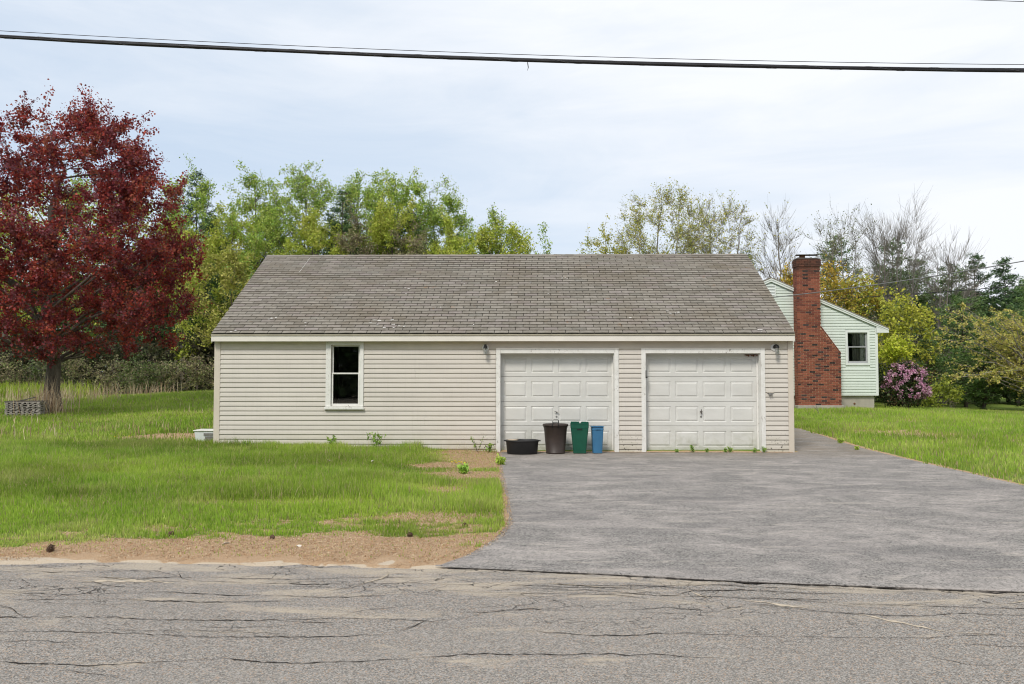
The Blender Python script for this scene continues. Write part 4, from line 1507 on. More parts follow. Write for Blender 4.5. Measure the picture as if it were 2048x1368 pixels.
# chimney
chim = empty('brick_chimney', (10.97, 30.0, .44))
chim.parent = house
chim.location = Vector((10.97, 30.0, .44)) - HP
CHP = Vector((10.97, 30.0, .44))
CY0, CY1 = 29.80, 30.228
CL, CW, CU = 10.165, 11.765, 11.04
CZ0, CZ1, CZ2, CZT = 0.50, 2.455, 3.41, 6.015
CRS = .0677


def cp(o):
    o.parent = chim
    o.location = Vector(o.location) - CHP
    return o


def chim_right(z):
    if z < CZ1: return CW
    if z < CZ2: return CW + (CU - CW) * (z - CZ1) / (CZ2 - CZ1)
    return CU


core = MB().prism([(CL + .010, CZ0 - .1), (CW - .010, CZ0 - .1), (CW - .010, CZ1), (CU - .010, CZ2), (CU - .010, CZT), (CL + .010, CZT)], CY0 + .010, CY1)
cp(core.build('mortar_core', M['mortar']))
cp(MB().prism([(CW - .012, CZ1 - .02), (CW + .018, CZ1 - .01), (CU + .018, CZ2 + .03), (CU - .012, CZ2 + .02)], CY0 - .012, CY1 - .01).build('shoulder_coping', M['brickb']))
cp(MB().box(CL - .05, CW + .05, CY0 - .09, CY1, CZ0 - .18, CZ0 - .003).build('footing', M['concrete'], bevel=.01))
BL, BH = .203, .057
bcache = {}


def bmesh_brick(w, d):
    k = (round(w, 3), round(d, 3))
    if k not in bcache:
        bcache[k] = MB().box(-w / 2, w / 2, -d / 2, d / 2, 0, BH).mesh('brick', bevel=.003)
    return bcache[k]


bq = random.Random(5)
dark_prev = []; dark_now = []
restb = {'brick': MB(), 'brickb': MB(), 'brickd': MB()}
nb_ = 0
nrow = int((CZT - CZ0) / CRS)
for r0 in range(nrow):
    z = CZ0 + r0 * CRS
    xr_ = chim_right(z + BH)
    corb = .0
    if r0 >= nrow - 4: corb = .028
    xa0, xb0 = CL - corb, xr_ + corb
    dark_prev, dark_now = dark_now, []
    x = xa0 - (0 if r0 % 2 == 0 else .1065)
    while x < xb0 - .02:
        a, b = max(x, xa0), min(x + BL, xb0)
        if b - a > .03:
            kk = bq.random()
            isd = kk < .14 and r0 < nrow - 5 and not any(abs(a - q_) < .24 for q_ in dark_prev + dark_now)
            if isd: dark_now.append(a)
            mk = 'brickd' if isd else ('brickb' if kk < .38 else 'brick')
            jy = bq.uniform(-.002, .002) - corb
            if nb_ < 300:
                me_ = bmesh_brick(b - a, .05)
                me2 = bcache.setdefault((mk, round(b - a, 3)), None)
                if me2 is None:
                    me2 = me_.copy(); me2.name = 'brick'; me2.materials.clear(); me2.materials.append(M[mk]); bcache[(mk, round(b - a, 3))] = me2
                o = bpy.data.objects.new('brick', me2)
                COL.objects.link(o)
                o.parent = chim
                o.location = Vector(((a + b) / 2, CY0 + .025 + jy, z)) - CHP
                nb_ += 1
            else:
                restb[mk].box(a, b, CY0 + jy, CY0 + .05 + jy, z, z + BH)
        x += BL + .0105
    # left side: headers and stretchers, visible past the corner
    for (ya, yb) in (((CY0 + .052, CY0 + .14), (CY0 + .15, CY0 + .35), (CY0 + .36, CY1 - .002)) if r0 % 2 else ((CY0 + .052, CY0 + .24), (CY0 + .25, CY1 - .002))):
        restb['brickb' if bq.random() < .4 else 'brick'].box(CL - corb + .0005, CL - corb + .05, ya, yb, z, z + BH)
        if z > CZ2: restb['brick'].box(CU + corb - .05, CU + corb - .0005, ya, yb, z, z + BH)
for k, nm in (('brick', 'upper_bricks'), ('brickb', 'upper_brown_bricks'), ('brickd', 'upper_black_bricks')):
    o = cp(restb[k].build(nm, M[k]))
    props(o, kind='stuff')
cp(MB().hexa([(CL - .02, CY0 - .02, CZT - .012), (CU + .02, CY0 - .02, CZT - .012), (CU + .02, CY1 + .02, CZT - .012), (CL - .02, CY1 + .02, CZT - .012)], [(CL + .08, CY0 + .08, CZT + .055), (CU - .08, CY0 + .08, CZT + .035), (CU - .08, CY1 - .08, CZT + .035), (CL + .08, CY1 - .08, CZT + .055)]).build('mortar_crown', M['darkmetal']))
cp(MB().box(CL + .20, CL + .36, CY0 + .12, CY0 + .30, CZT + .03, CZT + .142).build('flue_stub', M['rust']))
cp(MB().hexa([(CL + .0, CY0 + .02, CZT + .145), (CU - .02, CY0 + .02, CZT + .150), (CU + .06, CY1, CZT + .160), (CL + .08, CY1, CZT + .155)], [(CL + .0, CY0 + .02, CZT + .160), (CU - .02, CY0 + .02, CZT + .165), (CU + .06, CY1, CZT + .175), (CL + .08, CY1, CZT + .170)]).build('metal_cap', M['darkmetal']))

# ------------------------------------------------------------------ bins and tub by the left door
dz0 = 0.013
# black oval tub
tub = empty('stock_tub', (-0.095, 16.62, dz0))
props(tub, 'low black rubber tub standing left of the brown trash can', 'tub')
mb = MB().lathe([(.0, 0.0), (.300, 0.0), (.312, .015), (.332, .235), (.345, .262), (.352, .268), (.352, .285), (.335, .290), (.322, .280), (.315, .235), (.285, .03), (0, .025)], 40, sx=1.02, sy=.72)
o = mb.build('basin', M['black'], tub, smooth=True)
for s_ in (-1, 1):
    MB().box(min(s_ * .34, s_ * .385), max(s_ * .34, s_ * .385), -.07, .07, .262, .283).build('grip', M['black'], tub, bevel=.005)
MB().lathe([(0, .0), (.09, .0), (.11, .012), (.05, .022), (0, .024)], 14, sx=1.2, c=(-.2, .08)).build('rag', M['scrap'], tub, loc=(0, 0, .27), smooth=True)
# brown can
can = empty('trash_can', (0.605, 16.72, dz0))
props(can, 'round dark brown plastic trash can with black loop handles on its rim', 'trash can')
mb = MB().lathe([(0, 0), (.195, 0), (.205, .012), (.205, .03), (.200, .034), (.243, .53), (.255, .545), (.258, .575), (.270, .578), (.270, .605), (.262, .615), (.250, .615), (.244, .60), (.235, .54), (.19, .04), (0, .03)], 40)
mb.build('can_body', M['brownp'], can, smooth=True)
for k in range(24):
    pass
for y_, dz_ in ((-.262, -.03), (.03, .0)):
    mb = MB()
    c0 = (-.012 if y_ < 0 else .014)
    zt = .685 if y_ > 0 else .655
    pts = [(c0 - .062, y_, .575 + dz_), (c0 - .060, y_, zt - .02), (c0 - .045, y_, zt), (c0 + .045, y_, zt), (c0 + .060, y_, zt - .02), (c0 + .062, y_, .575 + dz_)]
    if y_ > 0: pts = [(x_, .245, z_) for x_, _, z_ in pts]
    mb.tube(pts, .0095, 8)
    mb.build('loop_handle', M['black'], can, smooth=True)
# rectangular bins
def rect_bin(nm, w0, w1, d0, d1, h, mat, rim, notch):
    e = empty(nm)
    def ring(w, d, z, r=.03, k=4):
        pts = []
        for cx, cy, a0 in ((w / 2 - r, -d / 2 + r, -90), (w / 2 - r, d / 2 - r, 0), (-w / 2 + r, d / 2 - r, 90), (-w / 2 + r, -d / 2 + r, 180)):
            for i in range(k + 1):
                a = R(a0 + 90 * i / k)
                pts.append((cx + r * math.cos(a), cy + r * math.sin(a), z))
        return pts
    rings = [ring(w0 - .02, d0 - .02, 0), ring(w0, d0, .012), ring(w0, d0, .05), ring(w0 + .004, d0 + .004, .054)]
    wm, dm = w0 + (w1 - w0) * .88, d0 + (d1 - d0) * .88
    rings += [ring(wm, dm, h * .86), ring(wm + .010, dm + .010, h * .865), ring(w1, d1, h - .012), ring(w1 + rim, d1 + rim, h - .010), ring(w1 + rim, d1 + rim, h), ring(w1 - .012, d1 - .012, h), ring(wm - .012, dm - .012, h * .8), ring(w0 - .02, d0 - .02, .03)]
    vs_ = [p_ for r__ in rings for p_ in r__]
    k = len(rings[0])
    fs_ = []
    for i in range(len(rings) - 1):
        for j in range(k):
            j2 = (j + 1) % k
            fs_.append((i * k + j, i * k + j2, (i + 1) * k + j2, (i + 1) * k + j))
    fs_.append(tuple(range(k - 1, -1, -1)))
    fs_.append(tuple((len(rings) - 1) * k + j for j in range(k)))
    MB().add(vs_, fs_).build('bin_body', mat, e)
    return e, wm, dm, w1, d1
e, wm, dm, w1, d1 = rect_bin('green_bin', .27, .385, .24, .33, .62, M['greenp'], .010, True)
e.location = (1.115, 16.75, dz0)
e.rotation_euler = (0, 0, R(-4))
props(e, 'tall dark green rectangular plastic bin between the brown can and the blue bin', 'bin')
MB().box(-.055, .055, -d1 / 2 - .004, -d1 / 2 + .004, .50, .522).build('grip_slot', M['black'], e, bevel=.002)
MB().box(-.19, -.01, d1 / 2 - .004, d1 / 2 + .010, .60, .655).box(.03, .19, d1 / 2 - .004, d1 / 2 + .010, .60, .648).build('raised_back_rim', M['greenp'], e, bevel=.003)
e, wm, dm, w1, d1 = rect_bin('blue_bin', .195, .245, .20, .24, .565, M['bluep'], .030, True)
e.location = (1.485, 16.76, dz0)
e.rotation_euler = (0, 0, R(3))
props(e, 'narrow blue plastic bin, rightmost of the containers at the left garage door', 'bin')
MB().box(-.045, .045, -d1 / 2 - .016, -d1 / 2 - .010, .50, .53).build('grip_slot', M['bluep'], e, bevel=.002)

# white tote at the garage's left corner
tote = empty('storage_tote', (-7.24, 18.0, float(H(-7.24, 18.0)) - .01))
props(tote, 'milky white plastic storage tote in the grass at the left corner of the garage', 'storage box')
mb = MB()
def fr(w, d, z): return [(-w / 2, -d / 2, z), (w / 2, -d / 2, z), (w / 2, d / 2, z), (-w / 2, d / 2, z)]
mb.hexa(fr(.50, .36, 0), fr(.56, .42, .27))
mb.build('tote_body', M['clearp'], tote, bevel=.012)
MB().box(-.30, .30, -.23, .23, .268, .295).build('lid', M['lampwhite'], tote, bevel=.008)
MB().hexa([(-.06, -.212, .17), (.20, -.212, .17), (.20, -.200, .17), (-.06, -.200, .17)], [(-.06, -.215, .225), (.20, -.215, .225), (.20, -.200, .225), (-.06, -.200, .225)]).build('upper_label', M['labelgrey'], tote)
MB().hexa([(-.03, -.203, .06), (.16, -.203, .06), (.16, -.190, .06), (-.03, -.190, .06)], [(-.03, -.211, .15), (.16, -.211, .15), (.16, -.195, .15), (-.03, -.195, .15)]).build('lower_label', M['labelgrey'], tote)

# cribbed stack of grey lath by the tree
stk = empty('lath_stack', (-15.58, 24.45, float(H(-15.6, 24.45)) - .02), R(12))
props(stk, 'waist-high crib of cross-stacked weathered grey boards at the foot of the red tree', 'board stack')
sq = random.Random(8)
bmx = MB().box(-.50, .50, -.035, .035, 0, .022).mesh('board'); bmx.materials.append(M['oldwood'])
bmy = MB().box(-.035, .035, -.42, .42, 0, .022).mesh('board'); bmy.materials.append(M['oldwood'])
zl = 0.0
for k in range(15):
    if k % 2 == 0:
        for y_ in (-.38, -.12, .14, .38):
            o = bpy.data.objects.new('board', bmx); o.location = (sq.uniform(-.02, .02), y_ + sq.uniform(-.01, .01), zl); o.rotation_euler = (0, 0, sq.gauss(0, .015))
            COL.objects.link(o); o.parent = stk
        zl += .023
    else:
        for z2 in range(2):
            for i in range(7):
                o = bpy.data.objects.new('board', bmy); o.location = (-.45 + i * .15 + sq.uniform(-.025, .025), sq.uniform(-.02, .02), zl); o.rotation_euler = (0, 0, sq.gauss(0, .02))
                COL.objects.link(o); o.parent = stk
            zl += .0225
bmd = MB().box(-.53, .53, -.07, .07, 0, .025).mesh('top_board'); bmd.materials.append(M['oldwoodd'])
for y_, a_ in ((-.34, .03), (-.1, -.05), (.2, .04)):
    o = bpy.data.objects.new('top_board', bmd); o.location = (sq.uniform(-.03, .03), y_, zl); o.rotation_euler = (0, 0, a_); COL.objects.link(o); o.parent = stk
o = bpy.data.objects.new('loose_stick', MB().box(-.3, .3, -.02, .02, 0, .03).mesh('loose_stick')); o.data.materials.append(M['oldwoodd']); o.location = (.02, -.3, zl + .05); o.rotation_euler = (.2, -.25, .1); COL.objects.link(o); o.parent = stk


# ------------------------------------------------------------------ overhead lines
def wire(nm, pts, r, mat, label, cat='cable', group=None, k=8):
    o = MB().tube(pts, r, k).build(nm, mat, smooth=True)
    props(o, label, cat, group)
    return o


def span(x0, z0_, x1, z1_, y0, y1, sag, n=40):
    out = []
    for i in range(n + 1):
        t_ = i / n
        out.append((x0 + (x1 - x0) * t_, y0 + (y1 - y0) * t_, z0_ + (z1_ - z0_) * t_ - sag * 4 * t_ * (1 - t_)))
    return out


def zline(x, z0_=5.123, s=-0.0410, q=.0022):
    return z0_ + s * (x + .16) + q * (x + .16) ** 2


cab = empty('lashed_cable', (0, 8.5, 5.1))
props(cab, 'thick black lashed cable bundle crossing the sky in front of the garage', 'cable')
xs_ = np.linspace(-19, 19, 120)
for i_, (dy, dz, r_w) in enumerate(((0, 0, .0125), (.012, -.014, .010), (-.010, -.013, .009), (0.004, .013, .0045))):
    MB().tube([(x, dy + .004 * math.sin(x * 1.3 + i_), zline(x) - 5.1 + dz + .0015 * math.sin(x * 2 + i_)) for x in xs_], r_w, 8).build('cable_strand', M['wire'], cab, smooth=True)
mb = MB()
lx = np.linspace(-10, 10, 900)
mb.tube([(x, .020 * math.cos(x * 9), zline(x) - 5.1 - .007 + .022 * math.sin(x * 9)) for x in lx], .0013, 4)
mb.build('lashing_wire', M['wiregrey'], cab)
MB().tube([(0.01, 0, zline(0) - 5.1 - .02), (.015, -.004, zline(0) - 5.1 - .055), (.020, -.004, zline(0) - 5.1 - .09), (.010, -.002, zline(0) - 5.1 - .125)], [.003, .006, .005, .001], 6).build('loose_tie', M['wire'], cab)
wire('thin_wire', [(x, 8.5, zline(x) + .052 + .002 * abs(x) ** 0.5) for x in xs_], .0035, M['wire'], 'thin black wire running just above the thick lashed cable', 'wire')
wire('upper_wire', [(x, 8.5, 5.712 - .0441 * (x - 5.385) + .002 * (x - 5.385) ** 2) for x in np.linspace(-10, 19, 60)], .0035, M['wire'], 'thin wire just clipping the top right corner of the sky', 'wire')
# service drops to the mint house
wire('service_line', span(24.5, 7.15, 8.8, 4.52, 20.5, 30.13, .42), .017, M['wiregrey'], 'sagging grey service line running past the brick chimney to the house', 'wire')
sl_ = wire('far_service_line', span(38, 7.6, 8, 5.2, 40.5, 40.5, .42), .018, M['wire'], 'lower dark line sagging among the trees right of the chimney', 'wire')

# ------------------------------------------------------------------ trees
class TreeMesh:
    def __init__(self):
        self.V = []; self.F = []; self.n = 0

    def tube(self, P, r, k):
        P = np.asarray(P, dtype=float); r = np.asarray(r, dtype=float)
        n = len(P)
        d = np.gradient(P, axis=0)
        d /= np.linalg.norm(d, axis=1)[:, None] + 1e-9
        ref = np.array([0.31, 0.95, 0.05]) if abs(d[0, 2]) > .6 else np.array([0.02, 0.05, 1.0])
        a = np.cross(d, ref); a /= np.linalg.norm(a, axis=1)[:, None] + 1e-9
        b = np.cross(a, d)
        th = np.arange(k) * 2 * np.pi / k
        V = P[:, None, :] + r[:, None, None] * (a[:, None, :] * np.cos(th)[None, :, None] + b[:, None, :] * np.sin(th)[None, :, None])
        self.V.append(V.reshape(-1, 3))
        i = np.arange(n - 1)[:, None]; j = np.arange(k)[None, :]; j2 = (j + 1) % k
        f = np.stack([i * k + j, i * k + j2, (i + 1) * k + j2, (i + 1) * k + j], -1).reshape(-1, 4) + self.n
        self.F.append(f)
        self.n += n * k

    def mesh(self, name):
        return npmesh(name, np.concatenate(self.V), [np.concatenate(self.F)], smooth=True)


def curve(p0, p1, r, up=.15, wig=.05, n=5):
    """branch path from p0 to p1, first outward then bending up"""
    t_ = np.linspace(0, 1, n)[:, None]
    L = np.linalg.norm(p1 - p0)
    m = (p0 + p1) / 2 + np.array([0, 0, -up * L]) + r.normal(0, wig * L, 3)
    P = (1 - t_) ** 2 * p0 + 2 * t_ * (1 - t_) * m + t_ ** 2 * p1
    if n > 3:
        P[1:-1] += r.normal(0, wig * L * .35, (n - 2, 3))
    return P


def leaf_cards(C, size, cols, r, aspect=.75, droop=.0, kind='leaf', ncol=None):
    """C: centres (n,3). One bent quad per leaf (two triangles with a fold)"""
    n = len(C)
    a = r.normal(size=(n, 3)); a[:, 2] *= .7; a /= np.linalg.norm(a, axis=1)[:, None]
    q = r.normal(size=(n, 3)); b = np.cross(a, q); b /= np.linalg.norm(b, axis=1)[:, None]
    s = size * r.uniform(.6, 1.35, n)[:, None]
    w = s * aspect / 2
    nn_ = np.cross(a, b)
    V = np.empty((n, 4, 3))
    V[:, 0] = C - a * s * .5
    V[:, 1] = C + b * w + nn_ * w * .35
    V[:, 2] = C + a * s * .5 - np.array([0, 0, 1]) * s * droop
    V[:, 3] = C - b * w + nn_ * w * .35
    if kind == 'needle':
        pass
    base = np.arange(n)[:, None] * 4
    F = base + np.array([[0, 1, 2, 3]])
    cols = np.asarray(cols, dtype=float)
    ci = r.integers(0, len(cols), n) if ncol is None else ncol
    c = cols[ci] * r.uniform(.75, 1.25, (n, 1))
    T = np.repeat(c[:, None, :], 4, 1)
    return V.reshape(-1, 3), F, T.reshape(-1, 3)


def envelope(r, n, shape, c, rad, inner=0.0, seed=0):
    out = []
    ph = r.uniform(0, 6.28, 6)
    while sum(len(o) for o in out) < n:
        p = r.normal(size=(n * 2, 3)); p /= np.linalg.norm(p, axis=1)[:, None]
        u = r.uniform(inner ** 3, 1, (n * 2, 1)) ** (1 / 3)
        az = np.arctan2(p[:, 1], p[:, 0]); el = np.arcsin(np.clip(p[:, 2], -1, 1))
        lob = 1 + .13 * np.sin(az * 2 + ph[0] + 2 * el) + .10 * np.sin(az * 4 + ph[1] - 3 * el) + .08 * np.sin(el * 7 + ph[2] + az)
        q = p * u * lob[:, None]
        if shape == 'dome':
            q = p * np.maximum(u, .62) * (1 + (lob[:, None] - 1) * .25)
        elif shape == 'round':
            pass
        elif shape == 'egg':        # narrow at the top
            q[:, :2] *= (1.0 - .30 * np.clip(q[:, 2:3], -1, 1))
        elif shape == 'vase':       # wide above, narrow below
            q[:, :2] *= (.80 + .35 * np.clip(q[:, 2:3], -1, 1))
        elif shape == 'maple':
            qq = r.uniform(-1, 1, len(p))
            ff = np.interp(qq, [-1, -.9, -.7, -.3, 0, .4, .7, .9, 1], [.30, .72, .97, 1.03, .98, .83, .63, .43, .20])
            ok_ = r.random(len(p)) < ff ** 2 / 1.06
            rr0 = np.sqrt(r.uniform(inner ** 2, 1, len(p)))
            q = np.stack([np.cos(az) * rr0 * ff, np.sin(az) * rr0 * ff, qq], 1)[ok_] * (1 + (lob[ok_, None] - 1) * .35)
        elif shape == 'cone':
            q[:, :2] *= np.clip(.55 - .5 * q[:, 2:3], .08, 1.1)
        out.append(q * np.asarray(rad) + np.asarray(c))
    return np.concatenate(out)[:n]


NTREE = [0]


def grow(name, x, y, h, crown, rad, shape, seed, leaf, cols, nleaf, bark, label, group=None, trunk_r=.14, limbs=14, subs=70, twigs=300,
         spread=.30, asc=.9, stems=1, top=.9, lean=(0, 0), zb=None, aspect=.75, needle=False, twig_r=.006, cat='tree', up=.15, droopy=0.0, base_r=1.0, fine=0.0, thin=1.0, flame=1.0, parts=('trunk', 'foliage')):
    """crown: centre height; rad: (rx, ry, rz). All sizes in metres, standing at (x, y)."""
    r = np.random.default_rng(seed)
    z0 = float(H(x, y)) - .05 if zb is None else zb
    root = empty(name, (x, y, z0))
    props(root, label, cat, group)
    tm = TreeMesh()
    nodes = []; nrad = []
    c = np.array([lean[0], lean[1], crown])
    rad = np.asarray(rad, dtype=float)
    tops = []
    for s in range(stems):
        if stems == 1:
            tgt = c + np.array([0, 0, rad[2] * (top * 2 - 1) * .9])
            p0 = np.zeros(3)
        else:
            a = 2 * np.pi * (s + r.uniform(-.3, .3)) / stems
            tgt = c + np.array([math.cos(a) * rad[0] * .5, math.sin(a) * rad[1] * .5, rad[2] * r.uniform(.3, .85)])
            p0 = np.array([math.cos(a), math.sin(a), 0]) * trunk_r * 1.3
        P = curve(p0, tgt, r, up=.0 if stems == 1 else .06, wig=.018, n=12)
        rr_ = trunk_r * (1 - np.linspace(0, 1, 12) ** 1.1 * .88) / (1 if stems == 1 else math.sqrt(stems) * .8)
        rr_[0] *= 1.45 * base_r; rr_[1] *= 1.08
        tm.tube(P, rr_, 9 if trunk_r > .15 else 6)
        Pd = curve(p0, tgt, r, up=0, wig=0, n=3)
        # dense nodes for attachments
        t_ = np.linspace(.0, 1, 40)
        Q = np.stack([np.interp(t_, np.linspace(0, 1, 12), P[:, k]) for k in range(3)], 1)
        q_r = np.interp(t_, np.linspace(0, 1, 12), rr_)
        nodes.append(Q); nrad.append(q_r)
    TN = np.concatenate(nodes); TR = np.concatenate(nrad)
    zlow = max(.12 * h, crown - rad[2] * 1.0 - .18 * h) if name != 'red_maple' else 1.55
    ok = TN[:, 2] >= zlow
    TNo, TRo = TN[ok], TR[ok]
    L1 = envelope(r, limbs, shape, c, rad * .80, .6)
    LN = [TNo]; LR = [TRo]
    for p in L1:
        hd = np.linalg.norm(TNo[:, :2] - p[:2], axis=1)
        cost = np.abs((p[2] - TNo[:, 2]) - asc * hd) + hd * .5
        k = int(np.argmin(cost))
        P = curve(TNo[k], p, r, up=up, wig=.03, n=7)
        ra = min(TRo[k] * .62, trunk_r * .5) * thin
        rr_ = np.linspace(ra, ra * .25, 7)
        tm.tube(P, rr_, 5)
        t_ = np.linspace(.15, 1, 14)
        LN.append(np.stack([np.interp(t_, np.linspace(0, 1, 7), P[:, q]) for q in range(3)], 1)); LR.append(np.interp(t_, np.linspace(0, 1, 7), rr_))
    N2 = np.concatenate(LN); R2 = np.concatenate(LR)
    L2 = envelope(r, subs, shape, c, rad * .97, .45)
    SN = []; SR = []
    for p in L2:
        d = N2 - p
        cost = np.linalg.norm(d, axis=1) + .8 * np.clip(d[:, 2] + .1 * rad[2], 0, None)
        k = int(np.argmin(cost))
        P = curve(N2[k], p, r, up=up * .7, wig=.03, n=5)
        ra = min(R2[k] * .6, trunk_r * .22)
        rr_ = np.linspace(ra, max(ra * .25, twig_r * .7), 5)
        tm.tube(P, rr_, 4)
        t_ = np.linspace(.25, 1, 8)
        SN.append(np.stack([np.interp(t_, np.linspace(0, 1, 5), P[:, q]) for q in range(3)], 1)); SR.append(np.interp(t_, np.linspace(0, 1, 5), rr_))
    N3 = np.concatenate(SN); R3 = np.concatenate(SR)
    k = r.integers(0, len(L2), twigs)
    base = L2[k] if len(L2) else N3[:0]
    tgt = base + r.normal(0, 1, (twigs, 3)) * rad * spread * .55 + np.array([0, 0, .03 * h]) * (1 - droopy * 2)
    TW_ = []
    for p in tgt:
        d = N3 - p
        cost = np.linalg.norm(d, axis=1) + .6 * np.clip(d[:, 2], 0, None) * (1 - droopy)
        k = int(np.argmin(cost))
        q0 = N3[k]
        if fine:
            q0 = N3[r.integers(0, len(N3))]
            dd = (q0 - c) / rad * np.array([.9, .9, .25]) + np.array([0, 0, flame]) + r.normal(0, .33 + .4 * (1 - flame), 3)
            p = q0 + dd / np.linalg.norm(dd) * fine * r.uniform(.5, 1.3)
        P = curve(q0, p, r, up=.06, wig=.07 if not fine else .03, n=4)
        tm.tube(P, np.array([twig_r * 1.2, twig_r, twig_r * .75, twig_r * .4]), 3)
        TW_.append(P)
    link(parts[0], tm.mesh(parts[0]), bark, root)
    if nleaf:
        TW_ = np.array(TW_)
        k = r.integers(0, len(TW_), nleaf)
        t_ = r.uniform(.15, 1.08, nleaf) * 3
        i0 = np.clip(t_.astype(int), 0, 2)
        ff = (t_ - i0)[:, None]
        C = TW_[k, i0] * (1 - ff) + TW_[k, i0 + 1] * ff
        # leaves sit in small bunches at the twig
        C = C + r.normal(0, 1, (nleaf, 3)) * (leaf * 1.0)
        # each bunch keeps a hue of its own
        cols_ = np.asarray(cols, dtype=float)
        tw_hue = r.integers(0, len(cols_), len(TW_))
        nc = np.where(r.random(nleaf) < .65, tw_hue[k], r.integers(0, len(cols_), nleaf))
        V, F, T = leaf_cards(C, leaf, cols, r, aspect=aspect, droop=.25, ncol=nc)
        link(parts[1], npmesh(parts[1], V, [F], tint=T), M['needle'] if needle else M['leaf'], root)
    NTREE[0] += 1
    return root


def pine(name, x, y, h, rad, z_low, seed, cols, label, group=None, dens=1.0, trunk_r=.16, needle=.16, lean=(0, 0), flat=.0, gap=.25):
    """white-pine habit: whorls of limbs carrying flat sprays of needles"""
    r = np.random.default_rng(seed)
    z0 = float(H(x, y)) - .05
    root = empty(name, (x, y, z0))
    props(root, label, 'tree', group)
    tm = TreeMesh()
    n = 12
    t_ = np.linspace(0, 1, n)
    P = np.stack([lean[0] * t_ + r.normal(0, .04, n), lean[1] * t_ + r.normal(0, .04, n), h * t_], 1)
    tm.tube(P, trunk_r * (1 - t_ * .93), 7)
    C = []
    A = []
    z = z_low
    while z < h * .985:
        f = (z - z_low) / (h - z_low)
        L = rad * (np.sin(min(1, f * 1.35 + .18) * np.pi * .5) if f < .35 else (1 - (f - .35) / .68) ** .8)
        k = r.integers(3, 6)
        a0 = r.uniform(0, 6.28)
        for i in range(k):
            if r.random() < gap * .6: continue
            a = a0 + i * 6.28 / k + r.normal(0, .25)
            l = max(.25, L * r.uniform(.55, 1.15))
            tx, ty = np.interp(z / h, t_, P[:, 0]), np.interp(z / h, t_, P[:, 1])
            p0 = np.array([tx, ty, z + r.uniform(-.15, .15)])
            rise = l * r.uniform(-.05, .55) * (.5 + f)
            p1 = p0 + np.array([math.cos(a) * l, math.sin(a) * l, rise])
            B = curve(p0, p1, r, up=-.02 + .12 * (1 - f), wig=.04, n=5)
            tm.tube(B, np.linspace(max(.012, .05 * l / rad), .007, 5), 4)
            # side sprays
            m = max(4, int(l * 9 * dens))
            for q in range(m):
                tt = r.uniform(.22, 1.0)
                b = np.array([np.interp(tt, np.linspace(0, 1, 5), B[:, j]) for j in range(3)])
                sl = l * .32 * (1.15 - tt) + .12
                aa = a + r.choice([-1, 1]) * r.uniform(.3, 1.1)
                e = b + np.array([math.cos(aa) * sl, math.sin(aa) * sl, sl * r.uniform(-.1, .6)])
                for w in np.linspace(.2, 1, max(2, int(sl / .13))):
                    C.append(b + (e - b) * w)
        z += r.uniform(.16, .42) * (h / 14) ** .5
    C = np.array(C)
    C = C[r.random(len(C)) > 0.02]
    per = 5
    Cn = np.repeat(C, per, 0) + r.normal(0, needle * .42, (len(C) * per, 3)) * np.array([1, 1, .8])
    link('trunk', tm.mesh('trunk'), M['bark'], root)
    nn_ = len(Cn)
    cols_ = np.asarray(cols, dtype=float)
    ch = np.repeat(r.integers(0, len(cols_), len(C)), per)
    V, F, T = leaf_cards(Cn, needle, cols, r, aspect=.24, droop=0, ncol=ch)
    link('needles', npmesh('needles', V, [F], tint=T), M['needle'], root)
    return root


RED = [(.28, .042, .040), (.33, .048, .038), (.20, .032, .044), (.40, .068, .044), (.30, .10, .12), (.15, .026, .034), (.34, .10, .055)]
LG = [(.34, .48, .08), (.42, .52, .09), (.27, .42, .08), (.44, .50, .13)]
YG = [(.44, .50, .07), (.38, .46, .07), (.54, .54, .11)]
BUD = [(.52, .48, .11), (.44, .46, .10), (.58, .50, .14), (.38, .43, .12)]
OR = [(.50, .34, .06), (.44, .36, .05), (.52, .40, .08), (.38, .24, .06)]
BY_ = [(.50, .55, .04), (.42, .50, .04), (.56, .58, .07)]
PN = [(.055, .105, .04), (.075, .14, .045), (.10, .175, .055), (.045, .085, .04)]
PNL = [(.11, .20, .055), (.15, .25, .06), (.08, .15, .045), (.14, .19, .07)]
BR = [(.30, .25, .15), (.36, .34, .16), (.25, .20, .13), (.24, .29, .11)]

# the red-leaved maple
grow('red_maple', -15.75, 26.0, 11, 6.05, (4.65, 4.3, 4.2), 'maple', 101, .074, RED, 135000, M['bark'],
     'broad dark red leaved maple standing in the grass left of the garage', trunk_r=.24, limbs=34, subs=300, twigs=3000, spread=.15, thin=.6, asc=.75, top=.93, twig_r=.007, up=.06, base_r=1.05, aspect=.95)

